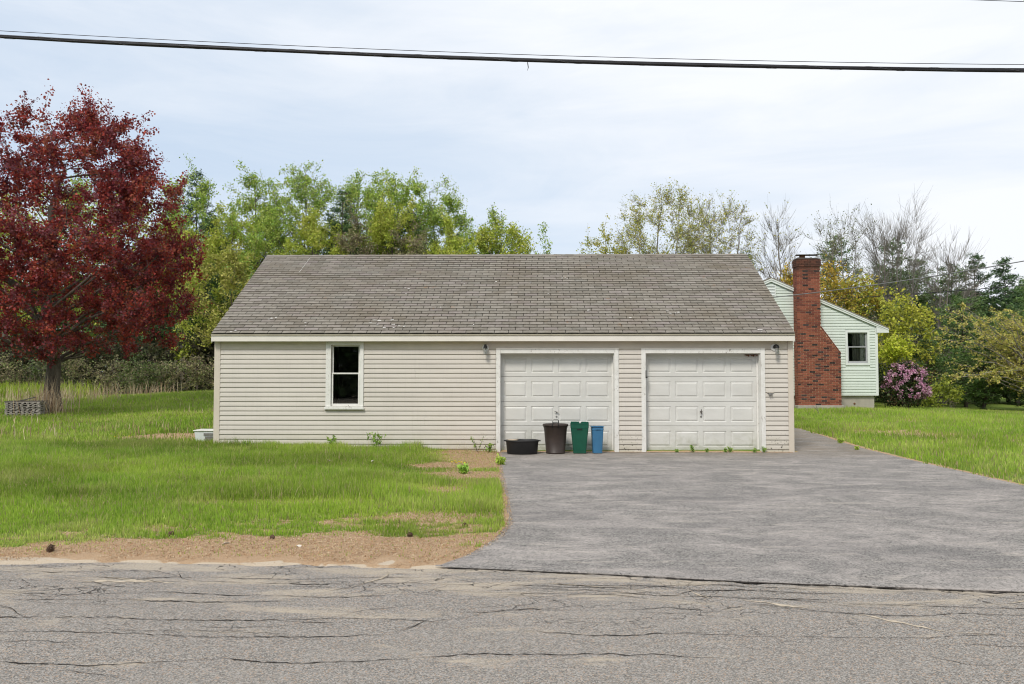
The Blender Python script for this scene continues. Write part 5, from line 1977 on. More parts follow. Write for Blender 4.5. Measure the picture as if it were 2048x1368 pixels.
# tall spring trees behind the garage, left to right
k_ = 'tall trees in young leaf behind the garage'
back = [
    (-21.6, 50, 14.6, 1.9, 'pale green tree just right of the red maple, forked pale stems', LG, 6500),
    (-17.9, 51, 15.0, 2.0, 'slender light green tree rising above the left end of the ridge', LG, 6500),
    (-14.2, 50, 15.2, 2.2, 'tallest thin-leaved tree over the left part of the roof, twiggy top', LG, 5600),
    (-11.1, 52, 15.3, 2.0, 'airy fresh green tree growing in front of the dark pine', LG, 5200),
    (-8.4, 50, 14.8, 2.3, 'full round-topped green tree with rather dense leaves behind the roof', LG, 8000),
    (-5.2, 51, 13.8, 1.9, 'last tall green tree before the gap of open sky', LG, 5200),
    (-2.0, 50, 11.9, 1.4, 'small pointed green tree standing alone over the ridge middle', LG, 3000),
]
for i, (x, y, h, w, lab, cols, nl) in enumerate(back):
    h -= .6
    zc_ = h * .66
    grow('poplar_tree', x, y, h, zc_, (w * 1.22, w * 1.22, h * .36), 'dome' if i in (1, 2, 3, 4) else 'egg', 200 + i, .115, cols, int(nl * 3.2), M['bark'], lab, k_, trunk_r=.14, limbs=30, subs=190, twigs=1300, spread=.20, asc=1.4, top=.93, twig_r=.008, fine=.5, flame=.35, stems=2 if i in (0, 5) else 1, up=.10)
grow('young_birch', -.25, 52, 10.0, 8.2, (1.1, 1.0, 2.0), 'egg', 221, .13, YG, 1500, M['greybark'], 'low yellow-green treetop beside the small pointed tree', k_, trunk_r=.08, limbs=7, subs=24, twigs=120, asc=1.3, twig_r=.010)
grow('young_birch', 1.25, 50, 9.7, 8.6, (.65, .6, 1.5), 'egg', 222, .12, LG, 420, M['greybark'], 'tiny sprig of a treetop alone above the middle of the ridge', k_, trunk_r=.06, limbs=6, subs=14, twigs=60, asc=1.3, twig_r=.009)
grow('young_birch', -1.6, 49, 10.2, 8.6, (1.7, 1.3, 1.7), 'round', 223, .14, YG, 3600, M['greybark'], 'bright yellow-green bushy crown at the foot of the pointed tree', k_, trunk_r=.09, limbs=8, subs=40, twigs=200, asc=1.2, twig_r=.010)

# trees behind the maple, seen through it
for i, (x, y, h, w, nl, lab) in enumerate([(-33.5, 50, 13.4, 3.0, 9000, 'yellow-green tree at the left edge glimpsed through the red crown'), (-29.5, 51, 14.0, 2.6, 9000, 'light green tree behind the trunk of the red maple'), (-25.4, 50, 13.2, 2.4, 8000, 'light green tree behind the right side of the red crown'), (-38, 52, 12, 3, 4000, 'light green tree mostly beyond the left edge')]):
    grow('woodland_tree', x, y, h, h * .6, (w, w, h * .42), 'round', 240 + i, .17, LG if i % 2 else YG, nl, M['greybark'], lab, 'trees glimpsed through the red maple', trunk_r=.15, limbs=14, subs=80, twigs=330, spread=.22, asc=1.3, twig_r=.012)

# lower yellow-green trees and pines between the tall ones
mids = [
    ('woodland_tree', -19.9, 46, 9.6, 2.1, YG, 7000, 'yellow-green bushy tree in the gap left of the roof ridge'),
    ('woodland_tree', -17.9, 47.5, 11.3, 1.7, YG, 4200, 'low yellow-green tree under the slender light green one'),
    ('woodland_tree', -15.4, 46, 9.5, 2.0, LG, 5200, 'spreading yellow-green crown just over the ridge left end'),
    ('woodland_tree', -12.6, 46, 10.3, 2.0, YG, 6000, 'yellow-green crown low over the ridge under the tallest tree'),
    ('woodland_tree', -9.8, 46, 9.8, 1.8, BR, 3600, 'brownish thin crown low over the ridge beside the pine'),
    ('woodland_tree', -8.0, 47, 11.6, 1.6, YG, 5200, 'bright yellow-green clump halfway up right of the dark pine'),
    ('woodland_tree', -6.6, 46, 9.6, 1.8, BR, 4200, 'grey-brown thin crown low over the ridge under the round-topped tree'),
    ('woodland_tree', -4.2, 46, 9.4, 1.8, YG, 5200, 'yellow-green crown low over the ridge under the last tall tree'),
]
for i, (nm, x, y, h, w, cols, nl, lab) in enumerate(mids):
    grow(nm, x, y, h, h * .66, (w * 1.15, w * 1.15, h * .35), 'round', 260 + i, .11, cols, int(nl * 2.8), M['bark'], lab, 'lower trees behind the garage', trunk_r=.11, limbs=12, subs=60, twigs=300, spread=.22, asc=1.1, twig_r=.010)
pines = [
    (-22.9, 54, 15.4, 2.0, 4, 'dark pine top behind the pale forked tree by the red maple', 1.0),
    (-11.3, 48, 12.3, 1.7, 3, 'dark pine standing among the light green trees behind the roof', 1.1),
    (-19.6, 48.5, 10.8, 2.0, 1, 'dark pine in the shade left of the roof', .9),
    (-16.2, 57, 12.0, 2.4, 2, 'dark pine behind the left end of the ridge', .9),
    (-7.2, 48.5, 10.9, 2.0, 3, 'low dark pine behind the right half of the tall trees', .9),
    (-17.9, 54, 12.6, 2.6, 3, 'dark pine filling the dip between the second and third green tree', 1.1),
    (-9.3, 54.5, 12.2, 2.6, 3, 'dark pine filling in behind the round-topped tree', 1.1),
    (-4.9, 55, 10.8, 2.3, 2, 'low dark pine behind the last tall green tree', 1.0),
    (-23.5, 52, 11.5, 2.8, 1, 'broad dark pine behind the right rim of the red crown', 1.1),
    (-13.3, 56, 11.6, 2.3, 3, 'low dark pine between the two tallest green trees', .9),
]
for i, (x, y, h, w, zl_, lab, dn) in enumerate(pines):
    pine('pine_tree', x, y, h, w, zl_, 300 + i, PN, lab, 'pines behind the garage', dens=dn, needle=.20)

# edge of the wood left of the garage
grow('spring_sapling', -15.0, 40, 7.6, 4.6, (2.1, 1.9, 2.9), 'egg', 321, .13, [(.40, .40, .08), (.34, .36, .07), (.46, .42, .12)], 7000, M['bark'], 'yellow-leaved young tree left of the garage roof', trunk_r=.07, limbs=14, subs=70, twigs=360, spread=.22, asc=1.3, twig_r=.009)
grow('spring_sapling', -17.2, 41, 7.0, 4.2, (1.5, 1.4, 2.7), 'egg', 322, .12, YG, 4200, M['bark'], 'pale yellow sapling close to the right edge of the red crown', trunk_r=.06, limbs=12, subs=50, twigs=260, spread=.22, asc=1.3, twig_r=.009)
pine('pine_tree', -14.6, 42.5, 6.2, 2.6, .6, 323, PNL, 'green young pine low against the garage wall edge', 'young pines at the meadow edge', dens=1.1, needle=.2)
pine('pine_tree', -18.0, 43.5, 7.0, 2.6, .8, 324, PN, 'dark young pine under the right rim of the red crown', 'young pines at the meadow edge', dens=1.0, needle=.2)
pine('pine_tree', -22.5, 45, 7.0, 2.8, .6, 325, PN, 'dark young pine behind the meadow, right of the red trunk', 'young pines at the meadow edge', dens=.9, needle=.22)

# thicket along the far side of the meadow
tq = np.random.default_rng(77)
thl = ['grey-brown brush behind the meadow at the left picture edge', 'olive brush behind the yellow weeds', 'dark brush behind the red maple trunk', 'grey-green bush just right of the red trunk', 'rounded grey bush under the red crown', 'twiggy brown bush under the right of the crown', 'low olive bush right of the crown', 'pale-stemmed brush between the crown and the garage', 'brown brush next to the garage corner', 'green bush behind the garage corner']
for i, lab in enumerate(thl):
    x = -29.5 + i * 1.85 + tq.uniform(-.3, .3)
    y = 38.5 + tq.uniform(-.8, .8) - (0.6 if i > 5 else 0)
    hb = tq.uniform(1.6, 2.5)
    grow('thicket_bush', x, y, hb, hb * .55, (1.35, 1.0, hb * .5), 'round', 340 + i, .085, BR if i not in (3, 6, 9) else [(.10, .15, .05), (.14, .19, .05), (.2, .2, .1)], 2600, M['greybark'] if i % 2 else M['bark'], lab, 'bushes along the far side of the meadow', trunk_r=.03, limbs=16, subs=60, twigs=330, spread=.25, asc=1.2, stems=4, twig_r=.006, cat='bush')
# bare white stems sticking out of the brush
for i, (x, y, h, lab) in enumerate([(-13.6, 37.5, 3.6, 'bare pale sapling stem forked low, leaning by the garage'), (-14.3, 38, 3.2, 'bare pale sapling leaning left in the brush'), (-12.9, 38.5, 3.8, 'thin bare stem nearest the garage corner')]):
    grow('bare_sapling', x, y, h, h * .7, (.5, .4, h * .32), 'vase', 360 + i, .1, BR, 0, M['greybark'], lab, 'bare saplings in the brush', trunk_r=.035, limbs=5, subs=10, twigs=30, asc=1.6, twig_r=.006)

# budding trees right of the sky gap
grow('budding_tree', 7.75, 45, 12.4, 8.3, (3.3, 2.8, 3.9), 'dome', 401, .09, BUD, 13000, M['greybark'], 'wide dome of yellow-green buds, left of the two budding trees over the ridge', 'budding trees over the right half of the roof', trunk_r=.17, limbs=34, subs=230, twigs=2600, spread=.16, asc=1.0, stems=7, twig_r=.006, up=.14, fine=.6, flame=.5, thin=.7)
grow('budding_tree', 11.3, 46, 12.2, 8.3, (2.6, 2.3, 3.7), 'dome', 402, .085, BUD, 7500, M['greybark'], 'narrower budding tree with brown twigs, right of the wide budding dome', 'budding trees over the right half of the roof', trunk_r=.16, limbs=34, subs=220, twigs=2600, spread=.16, asc=1.1, stems=6, twig_r=.006, up=.14, fine=.6, flame=.6, thin=.7)
grow('budding_tree', 4.6, 46, 9.6, 7.4, (1.5, 1.3, 2.2), 'round', 403, .105, BUD, 3600, M['greybark'], 'low budding crown at the left foot of the wide dome', 'budding trees over the right half of the roof', trunk_r=.08, limbs=9, subs=44, twigs=200, asc=1.0, twig_r=.008)
grow('bare_tree', 14.3, 45, 11.2, 7.7, (1.45, 1.3, 3.3), 'vase', 404, .09, BUD, 330, M['greybark'], 'nearly bare slender tree between the budding trees and the chimney', 'bare trees at the right', trunk_r=.11, limbs=26, subs=130, twigs=1000, spread=.14, asc=2.2, stems=1, twig_r=.0055, up=.18, fine=.8)
grow('bare_tree', 17.6, 44, 11.1, 7.6, (1.9, 1.7, 3.3), 'vase', 405, .08, [(.25, .30, .12), (.3, .3, .15)], 2200, M['greybark'], 'forked bare tree with tiny pale leaves directly right of the chimney', 'bare trees at the right', trunk_r=.13, limbs=26, subs=130, twigs=1100, spread=.14, asc=1.5, stems=3, twig_r=.0055, up=.14, fine=.7)
grow('bare_tree', 20.4, 44, 11.3, 7.6, (2.3, 2.0, 3.4), 'vase', 406, .10, BUD, 0, M['greybark'], 'largest leafless tree with fine upright twigs right of the chimney', 'bare trees at the right', trunk_r=.14, limbs=40, subs=240, twigs=2200, spread=.14, asc=1.8, stems=4, twig_r=.0055, up=.16, fine=.9)
grow('bare_tree', 22.3, 43, 9.6, 6.0, (1.7, 1.5, 3.1), 'vase', 407, .10, BUD, 0, M['greybark'], 'leafless grey tree leaning right above the pines', 'bare trees at the right', trunk_r=.10, limbs=30, subs=160, twigs=1300, spread=.14, asc=1.6, stems=3, twig_r=.0055, up=.14, lean=(.6, 0), fine=.9)

rp = [
    (19.4, 50, 10.4, 2.5, 2, PNL, 'tall pine rising behind the bare trees right of the chimney', 1.2),
    (14.4, 52, 9.6, 1.6, 2, PNL, 'small pine top between garage roof and chimney', 1.0),
    (22.6, 49, 9.8, 2.6, 1.5, PNL, 'broad green pine right of the bare trees', 1.2),
    (24.6, 50, 8.8, 2.4, 1.5, PNL, 'lower green pine beside the broad one', 1.2),
    (25.9, 46, 8.5, 1.7, 1.5, PN, 'dark pine with open branches against the sky, left of a pair', 1.1),
    (27.6, 46, 8.3, 1.6, 1.5, PN, 'dark pine with open branches against the sky, right of a pair', 1.1),
    (29.6, 47, 7.4, 2.4, 1, PNL, 'green pine at the right picture edge', 1.2),
    (27.6, 43, 6.9, 2.4, .5, PNL, 'bushy green pine filling the right picture edge', 1.3),
    (24.0, 45, 7.9, 2.4, .5, PNL, 'middle green pine behind the spreading yellow tree', 1.3),
    (26.3, 43, 6.2, 2.0, .5, PN, 'darker pine behind the right half of the spreading yellow tree', 1.3),
    (21.2, 46, 7.8, 2.1, .5, PNL, 'green pine under the largest leafless tree', 1.3),
    (17.2, 51, 8.0, 2.6, 1, PN, 'dark pine behind the yellow-orange trees', 1.0),
]
for i, (x, y, h, w, zl_, cc, lab, dn) in enumerate(rp):
    pine('pine_tree', x, y, h, w, zl_, 420 + i, cc, lab, 'pines at the right', dens=dn, needle=.19, trunk_r=.12)
pine('hemlock_tree', 20.3, 35.5, 3.5, 1.9, .25, 440, PNL, 'dark spreading hemlock low at the right edge', 'dark hemlocks at the right', dens=1.9, needle=.13, trunk_r=.08, gap=.05)
pine('hemlock_tree', 22.3, 35.5, 5.0, 2.2, .3, 441, PNL, 'larger dark hemlock cut by the right picture edge', 'dark hemlocks at the right', dens=1.7, needle=.14, trunk_r=.09, gap=.05)
pine('hemlock_tree', 18.5, 37, 3.0, 1.6, .2, 442, PNL, 'small hemlock at the edge of the right lawn', 'dark hemlocks at the right', dens=1.7, needle=.13, trunk_r=.06, gap=.05)
pine('hemlock_tree', 21.6, 39.5, 5.6, 2.3, .3, 443, PNL, 'green hemlock behind the yellow spreading tree', 'dark hemlocks at the right', dens=1.4, needle=.15, trunk_r=.09, gap=.05)
pine('hemlock_tree', 18.9, 41, 5.2, 2.1, .3, 444, PNL, 'green hemlock behind the brown brush', 'dark hemlocks at the right', dens=1.3, needle=.15, trunk_r=.09, gap=.05)

grow('golden_tree', 14.7, 41, 7.3, 4.9, (1.7, 1.6, 2.3), 'round', 451, .14, OR, 4200, M['bark'], 'orange-yellow leafed tree over the right slope of the mint house roof', 'golden trees behind the mint house', trunk_r=.09, limbs=14, subs=60, twigs=300, asc=1.2, twig_r=.009)
grow('golden_tree', 17.0, 41.5, 6.9, 4.6, (1.7, 1.5, 2.3), 'round', 452, .14, OR[1:3] + YG[:1], 4200, M['bark'], 'yellow leafed tree behind the eave end of the mint house', 'golden trees behind the mint house', trunk_r=.09, limbs=14, subs=60, twigs=300, asc=1.2, twig_r=.009)
grow('yellow_maple', 17.2, 36.5, 5.2, 3.0, (1.5, 1.4, 2.1), 'egg', 453, .13, [(.46, .48, .06), (.54, .52, .09), (.38, .41, .06)], 4200, M['bark'], 'bushy yellow-green maple right of the mint house', trunk_r=.07, limbs=14, subs=70, twigs=330, asc=1.2, twig_r=.008)
grow('lime_bush', 15.0, 32.4, 3.2, 2.35, (.52, .5, .62), 'round', 454, .10, BY_, 1500, M['bark'], 'bright lime yellow bush above the purple one at the house corner', trunk_r=.03, limbs=8, subs=34, twigs=160, asc=1.0, twig_r=.005, cat='bush', stems=3)
grow('lime_bush', 17.2, 33.8, 1.6, .75, (1.0, .8, .7), 'round', 455, .09, [(.38, .42, .06), (.30, .36, .06)], 2300, M['bark'], 'low yellow-green bush right of the purple flowering bush', trunk_r=.03, limbs=8, subs=34, twigs=160, asc=1.0, twig_r=.005, cat='bush', stems=3)

# flowering rhododendron
rh = grow('rhododendron', 14.98, 31.6, 2.0, .95, (.86, .8, .82), 'round', 456, .10, [(.05, .085, .03), (.09, .12, .04), (.14, .09, .05), (.04, .06, .025)], 5200, M['bark'], 'rounded purple flowering rhododendron at the right corner of the mint house', trunk_r=.04, limbs=14, subs=60, twigs=260, asc=.9, stems=4, twig_r=.007, cat='bush')
rq2 = np.random.default_rng(9)
P = envelope(rq2, 420, 'round', (0, 0, .98), (.90, .86, .84), .90)
P = P[(P[:, 1] < .45) & (P[:, 2] > .5)]
wgt = np.clip((P[:, 0] * .55 + .45 - .0 * P[:, 2]) + fbm(P[:, 0], P[:, 2], 2.3, 5) - .38, 0, 1)
P = P[rq2.random(len(P)) < wgt * 1.3]
Cn = np.repeat(P, 24, 0) + rq2.normal(0, .045, (len(P) * 24, 3))
V, F, T = leaf_cards(Cn, .055, [(.62, .30, .46), (.72, .42, .56), (.54, .23, .40), (.78, .55, .65)], rq2, aspect=.9)
link('blossoms', npmesh('blossoms', V, [F], tint=T), M['petal'], rh)
Cn = np.repeat(P[::3] + np.array([0, 0, .22]), 5, 0) + rq2.normal(0, .12, (len(P[::3]) * 5, 3))

# spreading yellow tree in front of the hemlocks, branches reaching left
def spreading():
    r = np.random.default_rng(461)
    x, y = 21.6, 33.5
    z0 = float(H(x, y)) - .05
    root = empty('spreading_tree', (x, y, z0))
    props(root, 'wide yellow-budded tree spreading thin arching branches over the dark hemlocks', 'tree')
    tm = TreeMesh()
    nodes = []
    base = np.zeros(3)
    ends = []
    for i in range(46):
        a = np.array([-r.uniform(.1, 4.4), r.uniform(-1.3, 1.3), 0])
        fx = -a[0] / 4.4
        a[2] = r.uniform(1.5, 4.9 - .3 * abs(fx - .45) * 4)
        b0 = np.array([r.uniform(-.2, .1), 0, r.uniform(.4, 2.0)])
        P = curve(b0, a, r, up=-.12, wig=.04, n=8)
        tm.tube(P, np.linspace(.035, .008, 8), 4)
        t_ = np.linspace(.3, 1, 12)
        nodes.append(np.stack([np.interp(t_, np.linspace(0, 1, 8), P[:, q]) for q in range(3)], 1))
    tm.tube(np.array([[0, 0, 0], [-.1, 0, .9], [-.05, 0, 1.9], [-.2, 0, 2.9]]), np.array([.15, .12, .09, .05]), 8)
    N = np.concatenate(nodes)
    TW_ = []
    for i in range(760):
        p0 = N[r.integers(0, len(N))]
        d = r.normal(0, 1, 3) * np.array([.38, .3, .22]) + np.array([-.12, 0, .02 - .12 * (r.random() < .4)])
        P = curve(p0, p0 + d, r, up=-.1, wig=.05, n=4)
        tm.tube(P, np.array([.006, .005, .004, .003]), 3)
        TW_.append(P)
    link('trunk', tm.mesh('trunk'), M['greybark'], root)
    TW_ = np.array(TW_)
    n = 14000
    k = r.integers(0, len(TW_), n); t_ = r.uniform(.1, 1.05, n) * 3; i0 = np.clip(t_.astype(int), 0, 2); ff = (t_ - i0)[:, None]
    C = TW_[k, i0] * (1 - ff) + TW_[k, i0 + 1] * ff + r.normal(0, .035, (n, 3))
    V, F, T = leaf_cards(C, .075, [(.52, .50, .10), (.60, .54, .14), (.42, .44, .10), (.62, .50, .17)], r, aspect=.7)
    link('foliage', npmesh('foliage', V, [F], tint=T), M['leaf'], root)


spreading()
for i, (x, y, h, lab) in enumerate([(17.8, 38.5, 4.4, 'tangle of bare grey-brown twigs between yellow maple and spreading tree'), (19.3, 38.5, 3.6, 'bare brown brush behind the spreading yellow tree'), (16.4, 39.5, 4.6, 'bare grey twigs behind the yellow maple')]):
    grow('bare_brush', x, y, h, h * .55, (1.3, 1.0, h * .48), 'round', 470 + i, .08, BR, 500, M['greybark'], lab, 'bare brush at the right', trunk_r=.04, limbs=22, subs=90, twigs=420, asc=1.0, stems=4, twig_r=.007, cat='bush')
for i, (x, y, h, lab) in enumerate([(18.4, 34.6, 1.3, 'small bare shrub with pale twigs at the edge of the right lawn'), (21.4, 33.0, .75, 'heap of brown twigs at the right edge of the lawn')]):
    grow('bare_shrub', x, y, h, h * .55, (.5, .45, h * .45), 'vase', 480 + i, .07, BR, 160, M['greybark'], lab, 'small shrubs on the right lawn', trunk_r=.015, limbs=10, subs=24, twigs=80, asc=1.4, stems=4, twig_r=.005, cat='bush')

# far wood closing the gaps low down
fr_ = np.random.default_rng(500)
def far_wood(nm, xr, y0, y1, hfun, n, cols, label, seed, s=.42):
    r = np.random.default_rng(seed)
    x = r.uniform(*xr, n); y = r.uniform(y0, y1, n)
    top_ = hfun(x) * (.72 + .4 * fbm(x, y, .35, 71))
    z = top_ * r.uniform(0, 1, n) ** (.8 if y0 > 0 else 1.7)
    C = np.stack([x, y, z + .3], 1)
    V, F, T = leaf_cards(C, s, cols, r, aspect=.8)
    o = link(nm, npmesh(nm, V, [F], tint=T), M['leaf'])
    props(o, label, 'wood', kind='stuff')


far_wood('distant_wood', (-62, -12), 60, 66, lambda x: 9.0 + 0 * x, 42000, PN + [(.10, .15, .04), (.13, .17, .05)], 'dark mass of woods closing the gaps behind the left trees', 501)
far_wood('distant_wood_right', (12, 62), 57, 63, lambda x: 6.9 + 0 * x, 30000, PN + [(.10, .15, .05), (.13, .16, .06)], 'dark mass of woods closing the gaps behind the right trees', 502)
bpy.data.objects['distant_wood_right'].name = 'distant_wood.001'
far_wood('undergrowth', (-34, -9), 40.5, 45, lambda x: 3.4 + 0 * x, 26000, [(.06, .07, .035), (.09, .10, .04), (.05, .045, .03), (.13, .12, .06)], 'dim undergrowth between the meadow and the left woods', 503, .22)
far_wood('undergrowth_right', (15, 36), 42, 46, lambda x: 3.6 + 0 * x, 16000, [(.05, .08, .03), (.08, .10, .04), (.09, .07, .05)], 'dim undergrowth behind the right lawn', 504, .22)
bpy.data.objects['undergrowth_right'].name = 'undergrowth.001'
# trees across the road behind the camera: what the window panes reflect
far_wood('roadside_wood', (-24, 48), -26, -20, lambda x: 12.5 + 0 * x, 40000, PN + [(.08, .12, .04)], 'wood on the other side of the road', 505, .75)

# ------------------------------------------------------------------ small plants and litter
def plant(nm, x, y, h, lab, group, n=5, cols=((.28, .44, .10), (.38, .52, .13)), leafw=.03, z=None, cat='plant', seed=1, y_front=0):
    r = np.random.default_rng(seed)
    zz = float(H(x, y)) if z is None else z
    root = empty(nm, (x, y, zz)); props(root, lab, cat, group)
    tm = TreeMesh()
    C = []
    for i in range(n):
        a = r.uniform(0, 6.28)
        tip = np.array([math.cos(a) * h * .35, -abs(math.sin(a)) * h * .25, h * r.uniform(.55, 1.0)])
        P = curve(np.zeros(3), tip, r, up=-.1, wig=.05, n=4)
        tm.tube(P, np.array([.004, .0035, .003, .002]) * (h / .3) ** .5, 4)
        for q in np.linspace(.35, 1, 5):
            C.append([np.interp(q, np.linspace(0, 1, 4), P[:, k]) for k in range(3)])
    link('stem', tm.mesh('stem'), M['grass'] if False else M['bark'], root)
    C = np.repeat(np.array(C), 3, 0) + r.normal(0, leafw * .6, (len(C) * 3, 3))
    V, F, T = leaf_cards(C, leafw * 1.6, list(cols), r, aspect=.6, droop=.4)
    link('leaves', npmesh('leaves', V, [F], tint=T), M['leaf'], root)
    return root


plant('seedling', -4.19, 16.90, .30, 'small leafy seedling against the siding left of the window sill end', 'seedlings by the wall', 3, leafw=.045, seed=2)
plant('seedling', -3.20, 16.88, .45, 'taller drooping-leaved seedling against the siding right of the window', 'seedlings by the wall', 4, leafw=.055, seed=3)
plant('seedling', -6.0, 16.92, .18, 'tiny seedling at the wall under the left siding', 'seedlings by the wall', 3, leafw=.03, seed=14)
plant('wall_weed', -1.05, 16.85, .42, 'thin weed at the wall left of the left garage door', 'weeds at the wall end of the grass', 4, leafw=.022, seed=4)
plant('wall_weed', -0.80, 16.80, .22, 'leafy weed at the foot of the left door casing', 'weeds at the wall end of the grass', 6, leafw=.03, seed=5)
for i, (x, h, lab) in enumerate([(3.55, .17, 'spindly weed under the middle of the right garage door'), (3.85, .07, 'smallest weed tuft right of the spindly weed at the right door'), (4.22, .08, 'low weed tuft near the right of the right door'), (4.33, .12, 'leafy weed tuft near the right of the right door'), (4.85, .11, 'weed at the inner corner of the right door casing'), (5.04, .13, 'weed against the right door casing'), (3.2, .06, 'tiny weed under the left half of the right door')]):
    plant('threshold_weed', x, 16.99, h, lab, 'weeds along the right door threshold', 6, leafw=.022, z=.012, seed=20 + i)
plant('edge_weed', 7.45, 19.0, .12, 'green weed clump at the lawn edge of the driveway', 'weeds on the driveway edge', 8, cols=((.40, .54, .09), (.48, .62, .12)), leafw=.035, z=.03, seed=31)
plant('edge_weed', 7.25, 17.6, .06, 'small flat weed on the driveway near the lawn edge', 'weeds on the driveway edge', 6, cols=((.40, .52, .09), (.46, .58, .12)), leafw=.03, z=.013, seed=32)
plant('edge_weed', -.48, 14.6, .16, 'light green leafy weed at the left driveway edge', 'weeds on the driveway edge', 8, cols=((.44, .60, .09), (.52, .68, .12)), leafw=.04, seed=33)
plant('edge_weed', -1.05, 13.2, .14, 'broad dandelion leaf rosette left of the driveway', 'weeds on the driveway edge', 9, cols=((.30, .50, .08), (.38, .58, .10)), leafw=.045, seed=34)

# dandelions
dq = np.random.default_rng(40)
dm = MB().lathe([(0, .0), (.010, .002), (.019, .008), (.017, .013), (0, .016)], 9).mesh('flower_head')
M['dandelion'] = simple('dandelion_yellow', (.80, .55, .02), .7)
dm.materials.append(M['dandelion'])
ds = MB().tube([(0, 0, 0), (.003, 0, .07), (0, .002, .14)], .0022, 4).mesh('stem'); ds.materials.append(simple('stem_green', (.16, .24, .06), .7))
DLAB = ['leftmost dandelion of the cluster beside the driveway', 'front dandelion, second from left in the driveway cluster', 'dandelion in the middle of the driveway cluster', 'dandelion at the back of the driveway cluster', 'rightmost dandelion of the cluster beside the driveway', 'dandelion at the back left of the driveway cluster', 'dandelion close to the corner post behind the white tote', 'dandelion behind the white tote, a little farther off', 'dandelion at the left of the bare patch by the tote', 'second dandelion left of the bare patch by the tote', 'dandelion in the long grass beyond the garage corner', 'farthest dandelion in the yard left of the garage', 'lone dandelion in the lawn right of the driveway']
dand = [(-1.28, 13.55), (-1.20, 13.52), (-1.12, 13.6), (-1.17, 13.66), (-1.06, 13.55), (-1.24, 13.7), (-7.3, 20.6), (-7.1, 21.2), (-8.9, 17.6), (-9.2, 17.55), (-7.6, 24.0), (-8.4, 26.0), (8.9, 21.0)]
for i, (x, y) in enumerate(dand):
    d = empty('dandelion', (x, y, float(H(x, y))))
    props(d, DLAB[i], 'dandelion', 'dandelions beside the driveway' if i < 6 else 'scattered dandelions')
    for me_, zz, nm in ((ds, 0, 'stem'), (dm, .135, 'flower_head')):
        o = bpy.data.objects.new(nm, me_); o.location = (0, 0, zz); o.rotation_euler = (dq.uniform(-.4, .1), 0, 0); COL.objects.link(o); o.parent = d


# pine cones on the thatch
def pine_cone(x, y, s, rx, lab):
    mb = MB()
    r = random.Random(int(abs(x) * 100))
    for ring in range(7):
        zc_ = -.9 + ring * .3
        rr_ = math.sqrt(max(.08, 1 - (zc_ * .85) ** 2))
        for k in range(9):
            a = k / 9 * 6.283 + ring * .35
            c_ = Vector((math.cos(a) * rr_ * .75, math.sin(a) * rr_ * .75, zc_))
            o_ = Vector((math.cos(a), math.sin(a), .5)).normalized()
            t1 = Vector((-math.sin(a), math.cos(a), 0))
            tip = c_ + o_ * .42
            mb.add([c_ - t1 * .10, c_ + t1 * .10, tip + t1 * .22 + Vector((0, 0, .06)), tip - t1 * .22 + Vector((0, 0, .06)), c_ + Vector((0, 0, .16))], [(0, 1, 2, 3), (0, 3, 4), (1, 4, 2), (4, 3, 2)])
    mb.lathe([(0, -1), (.5, -.8), (.7, 0), (.45, .8), (0, 1)], 9)
    mb.v = [(a * s, b * s, c * s) for a, b, c in mb.v]
    o = mb.build('pine_cone', M['cone'], None, (x, y, float(H(x, y)) + s * .75), rot=(rx, .3, x))
    props(o, lab, 'pine cone', 'fallen pine cones')


pine_cone(-4.48, 7.42, .036, .4, 'round open pine cone at the road edge, farthest left')
pine_cone(-1.19, 8.12, .026, 1.5, 'flattened pine cone on the thatch left of the driveway corner')
pine_cone(-0.67, 8.65, .026, 1.4, 'reddish pine cone on the thatch nearest the driveway')
pine_cone(-3.65, 8.1, .026, 1.5, 'pine cone where grass meets thatch, left of centre')
pine_cone(-2.55, 7.95, .022, 1.5, 'dark pine cone in the middle of the thatch strip')


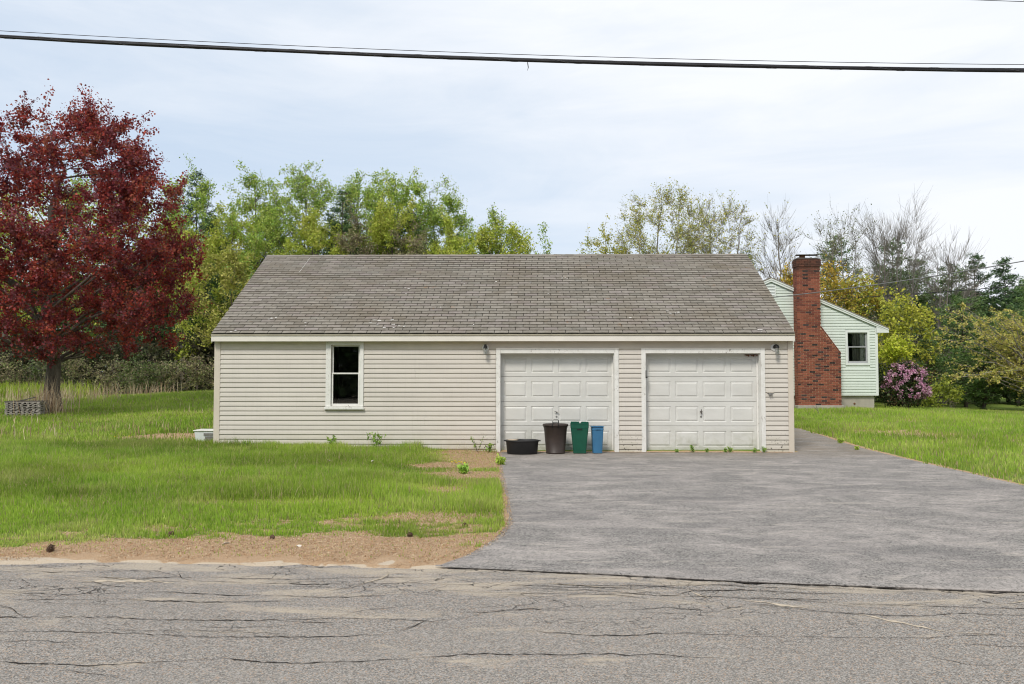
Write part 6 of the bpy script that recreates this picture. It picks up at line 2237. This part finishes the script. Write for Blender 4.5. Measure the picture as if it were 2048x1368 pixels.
def dry_leaf(x, y, s, lab, z=None, mat='scrap'):
    vs_ = []
    for k in range(8):
        a = k / 8 * 6.283
        vs_.append((math.cos(a) * s * (1 + .3 * math.sin(k * 2.3)), math.sin(a) * s * .6, .25 * s * math.cos(a * 2 + x)))
    b_ = [(a, b, c - .003) for a, b, c in vs_]
    mb = MB().add(vs_ + b_, [tuple(range(8)), tuple(range(15, 7, -1))] + [(i, i + 8, (i + 1) % 8 + 8, (i + 1) % 8) for i in range(8)])
    o = mb.build('dry_leaf', M[mat], None, (x, y, (float(H(x, y)) if z is None else z) + s * .25 + .004), rot=(.2, .2, x * 3))
    props(o, lab, 'leaf', 'fallen dry leaves')


M['paleleaf'] = simple('bleached_leaf', (0.66, 0.62, 0.55), .8)
dry_leaf(-3.5, 14.0, .06, 'curled tan leaf in the grass below the window', z=float(H(-3.5, 14)) + .08)
dry_leaf(-2.75, 14.1, .04, 'pale scrap of leaf in the grass right of the tan one', z=float(H(-2.7, 14)) + .08, mat='paleleaf')
dry_leaf(-2.95, 7.75, .035, 'white bleached leaf on the thatch left of centre', mat='paleleaf')
dry_leaf(-2.2, 7.65, .03, 'small bleached leaf on the thatch right of the white one', mat='paleleaf')
dry_leaf(-4.6, 8.35, .035, 'pale leaf at the left end of the thatch', mat='paleleaf')
dry_leaf(7.3, 12.7, .03, 'orange dry leaf lying on the driveway near the right lawn', z=.012)
dry_leaf(-.55, 10.4, .035, 'pale leaf where the grass meets the driveway', mat='paleleaf')
tw_ = TreeMesh()
tw_.tube(curve(np.array([0, 0, 0.]), np.array([-.12, 0, .35]), RNG, 0, .03, 5), np.linspace(.012, .006, 5), 5)
tw_.tube(curve(np.array([-.05, 0, .15]), np.array([-.2, 0, .28]), RNG, 0, .03, 4), np.linspace(.008, .004, 4), 4)
o = link('fallen_branch', tw_.mesh('fallen_branch'), M['greybark'], None, (9.9, 27.0, float(H(9.9, 27.0))))
props(o, 'pale dead twig standing in the lawn before the brick chimney', 'branch')

x = RNG.uniform(-.5, 5.6, 900); y = 17.0 - np.abs(RNG.normal(0, .10, 900)) - .02
C = np.stack([x, y, 0.016 + RNG.uniform(0, .006, 900)], 1)
V, F, T = leaf_cards(C, .022, [(.28, .18, .10), (.20, .13, .08), (.40, .28, .16)], RNG, aspect=.7)
V[:, 2] = .0145 + np.abs(V[:, 2] - .016) * .35
props(link('leaf_litter', npmesh('leaf_litter', V, [F], tint=T), M['straw']), 'brown leaf crumbs blown against the garage doors', 'leaf litter', kind='stuff')
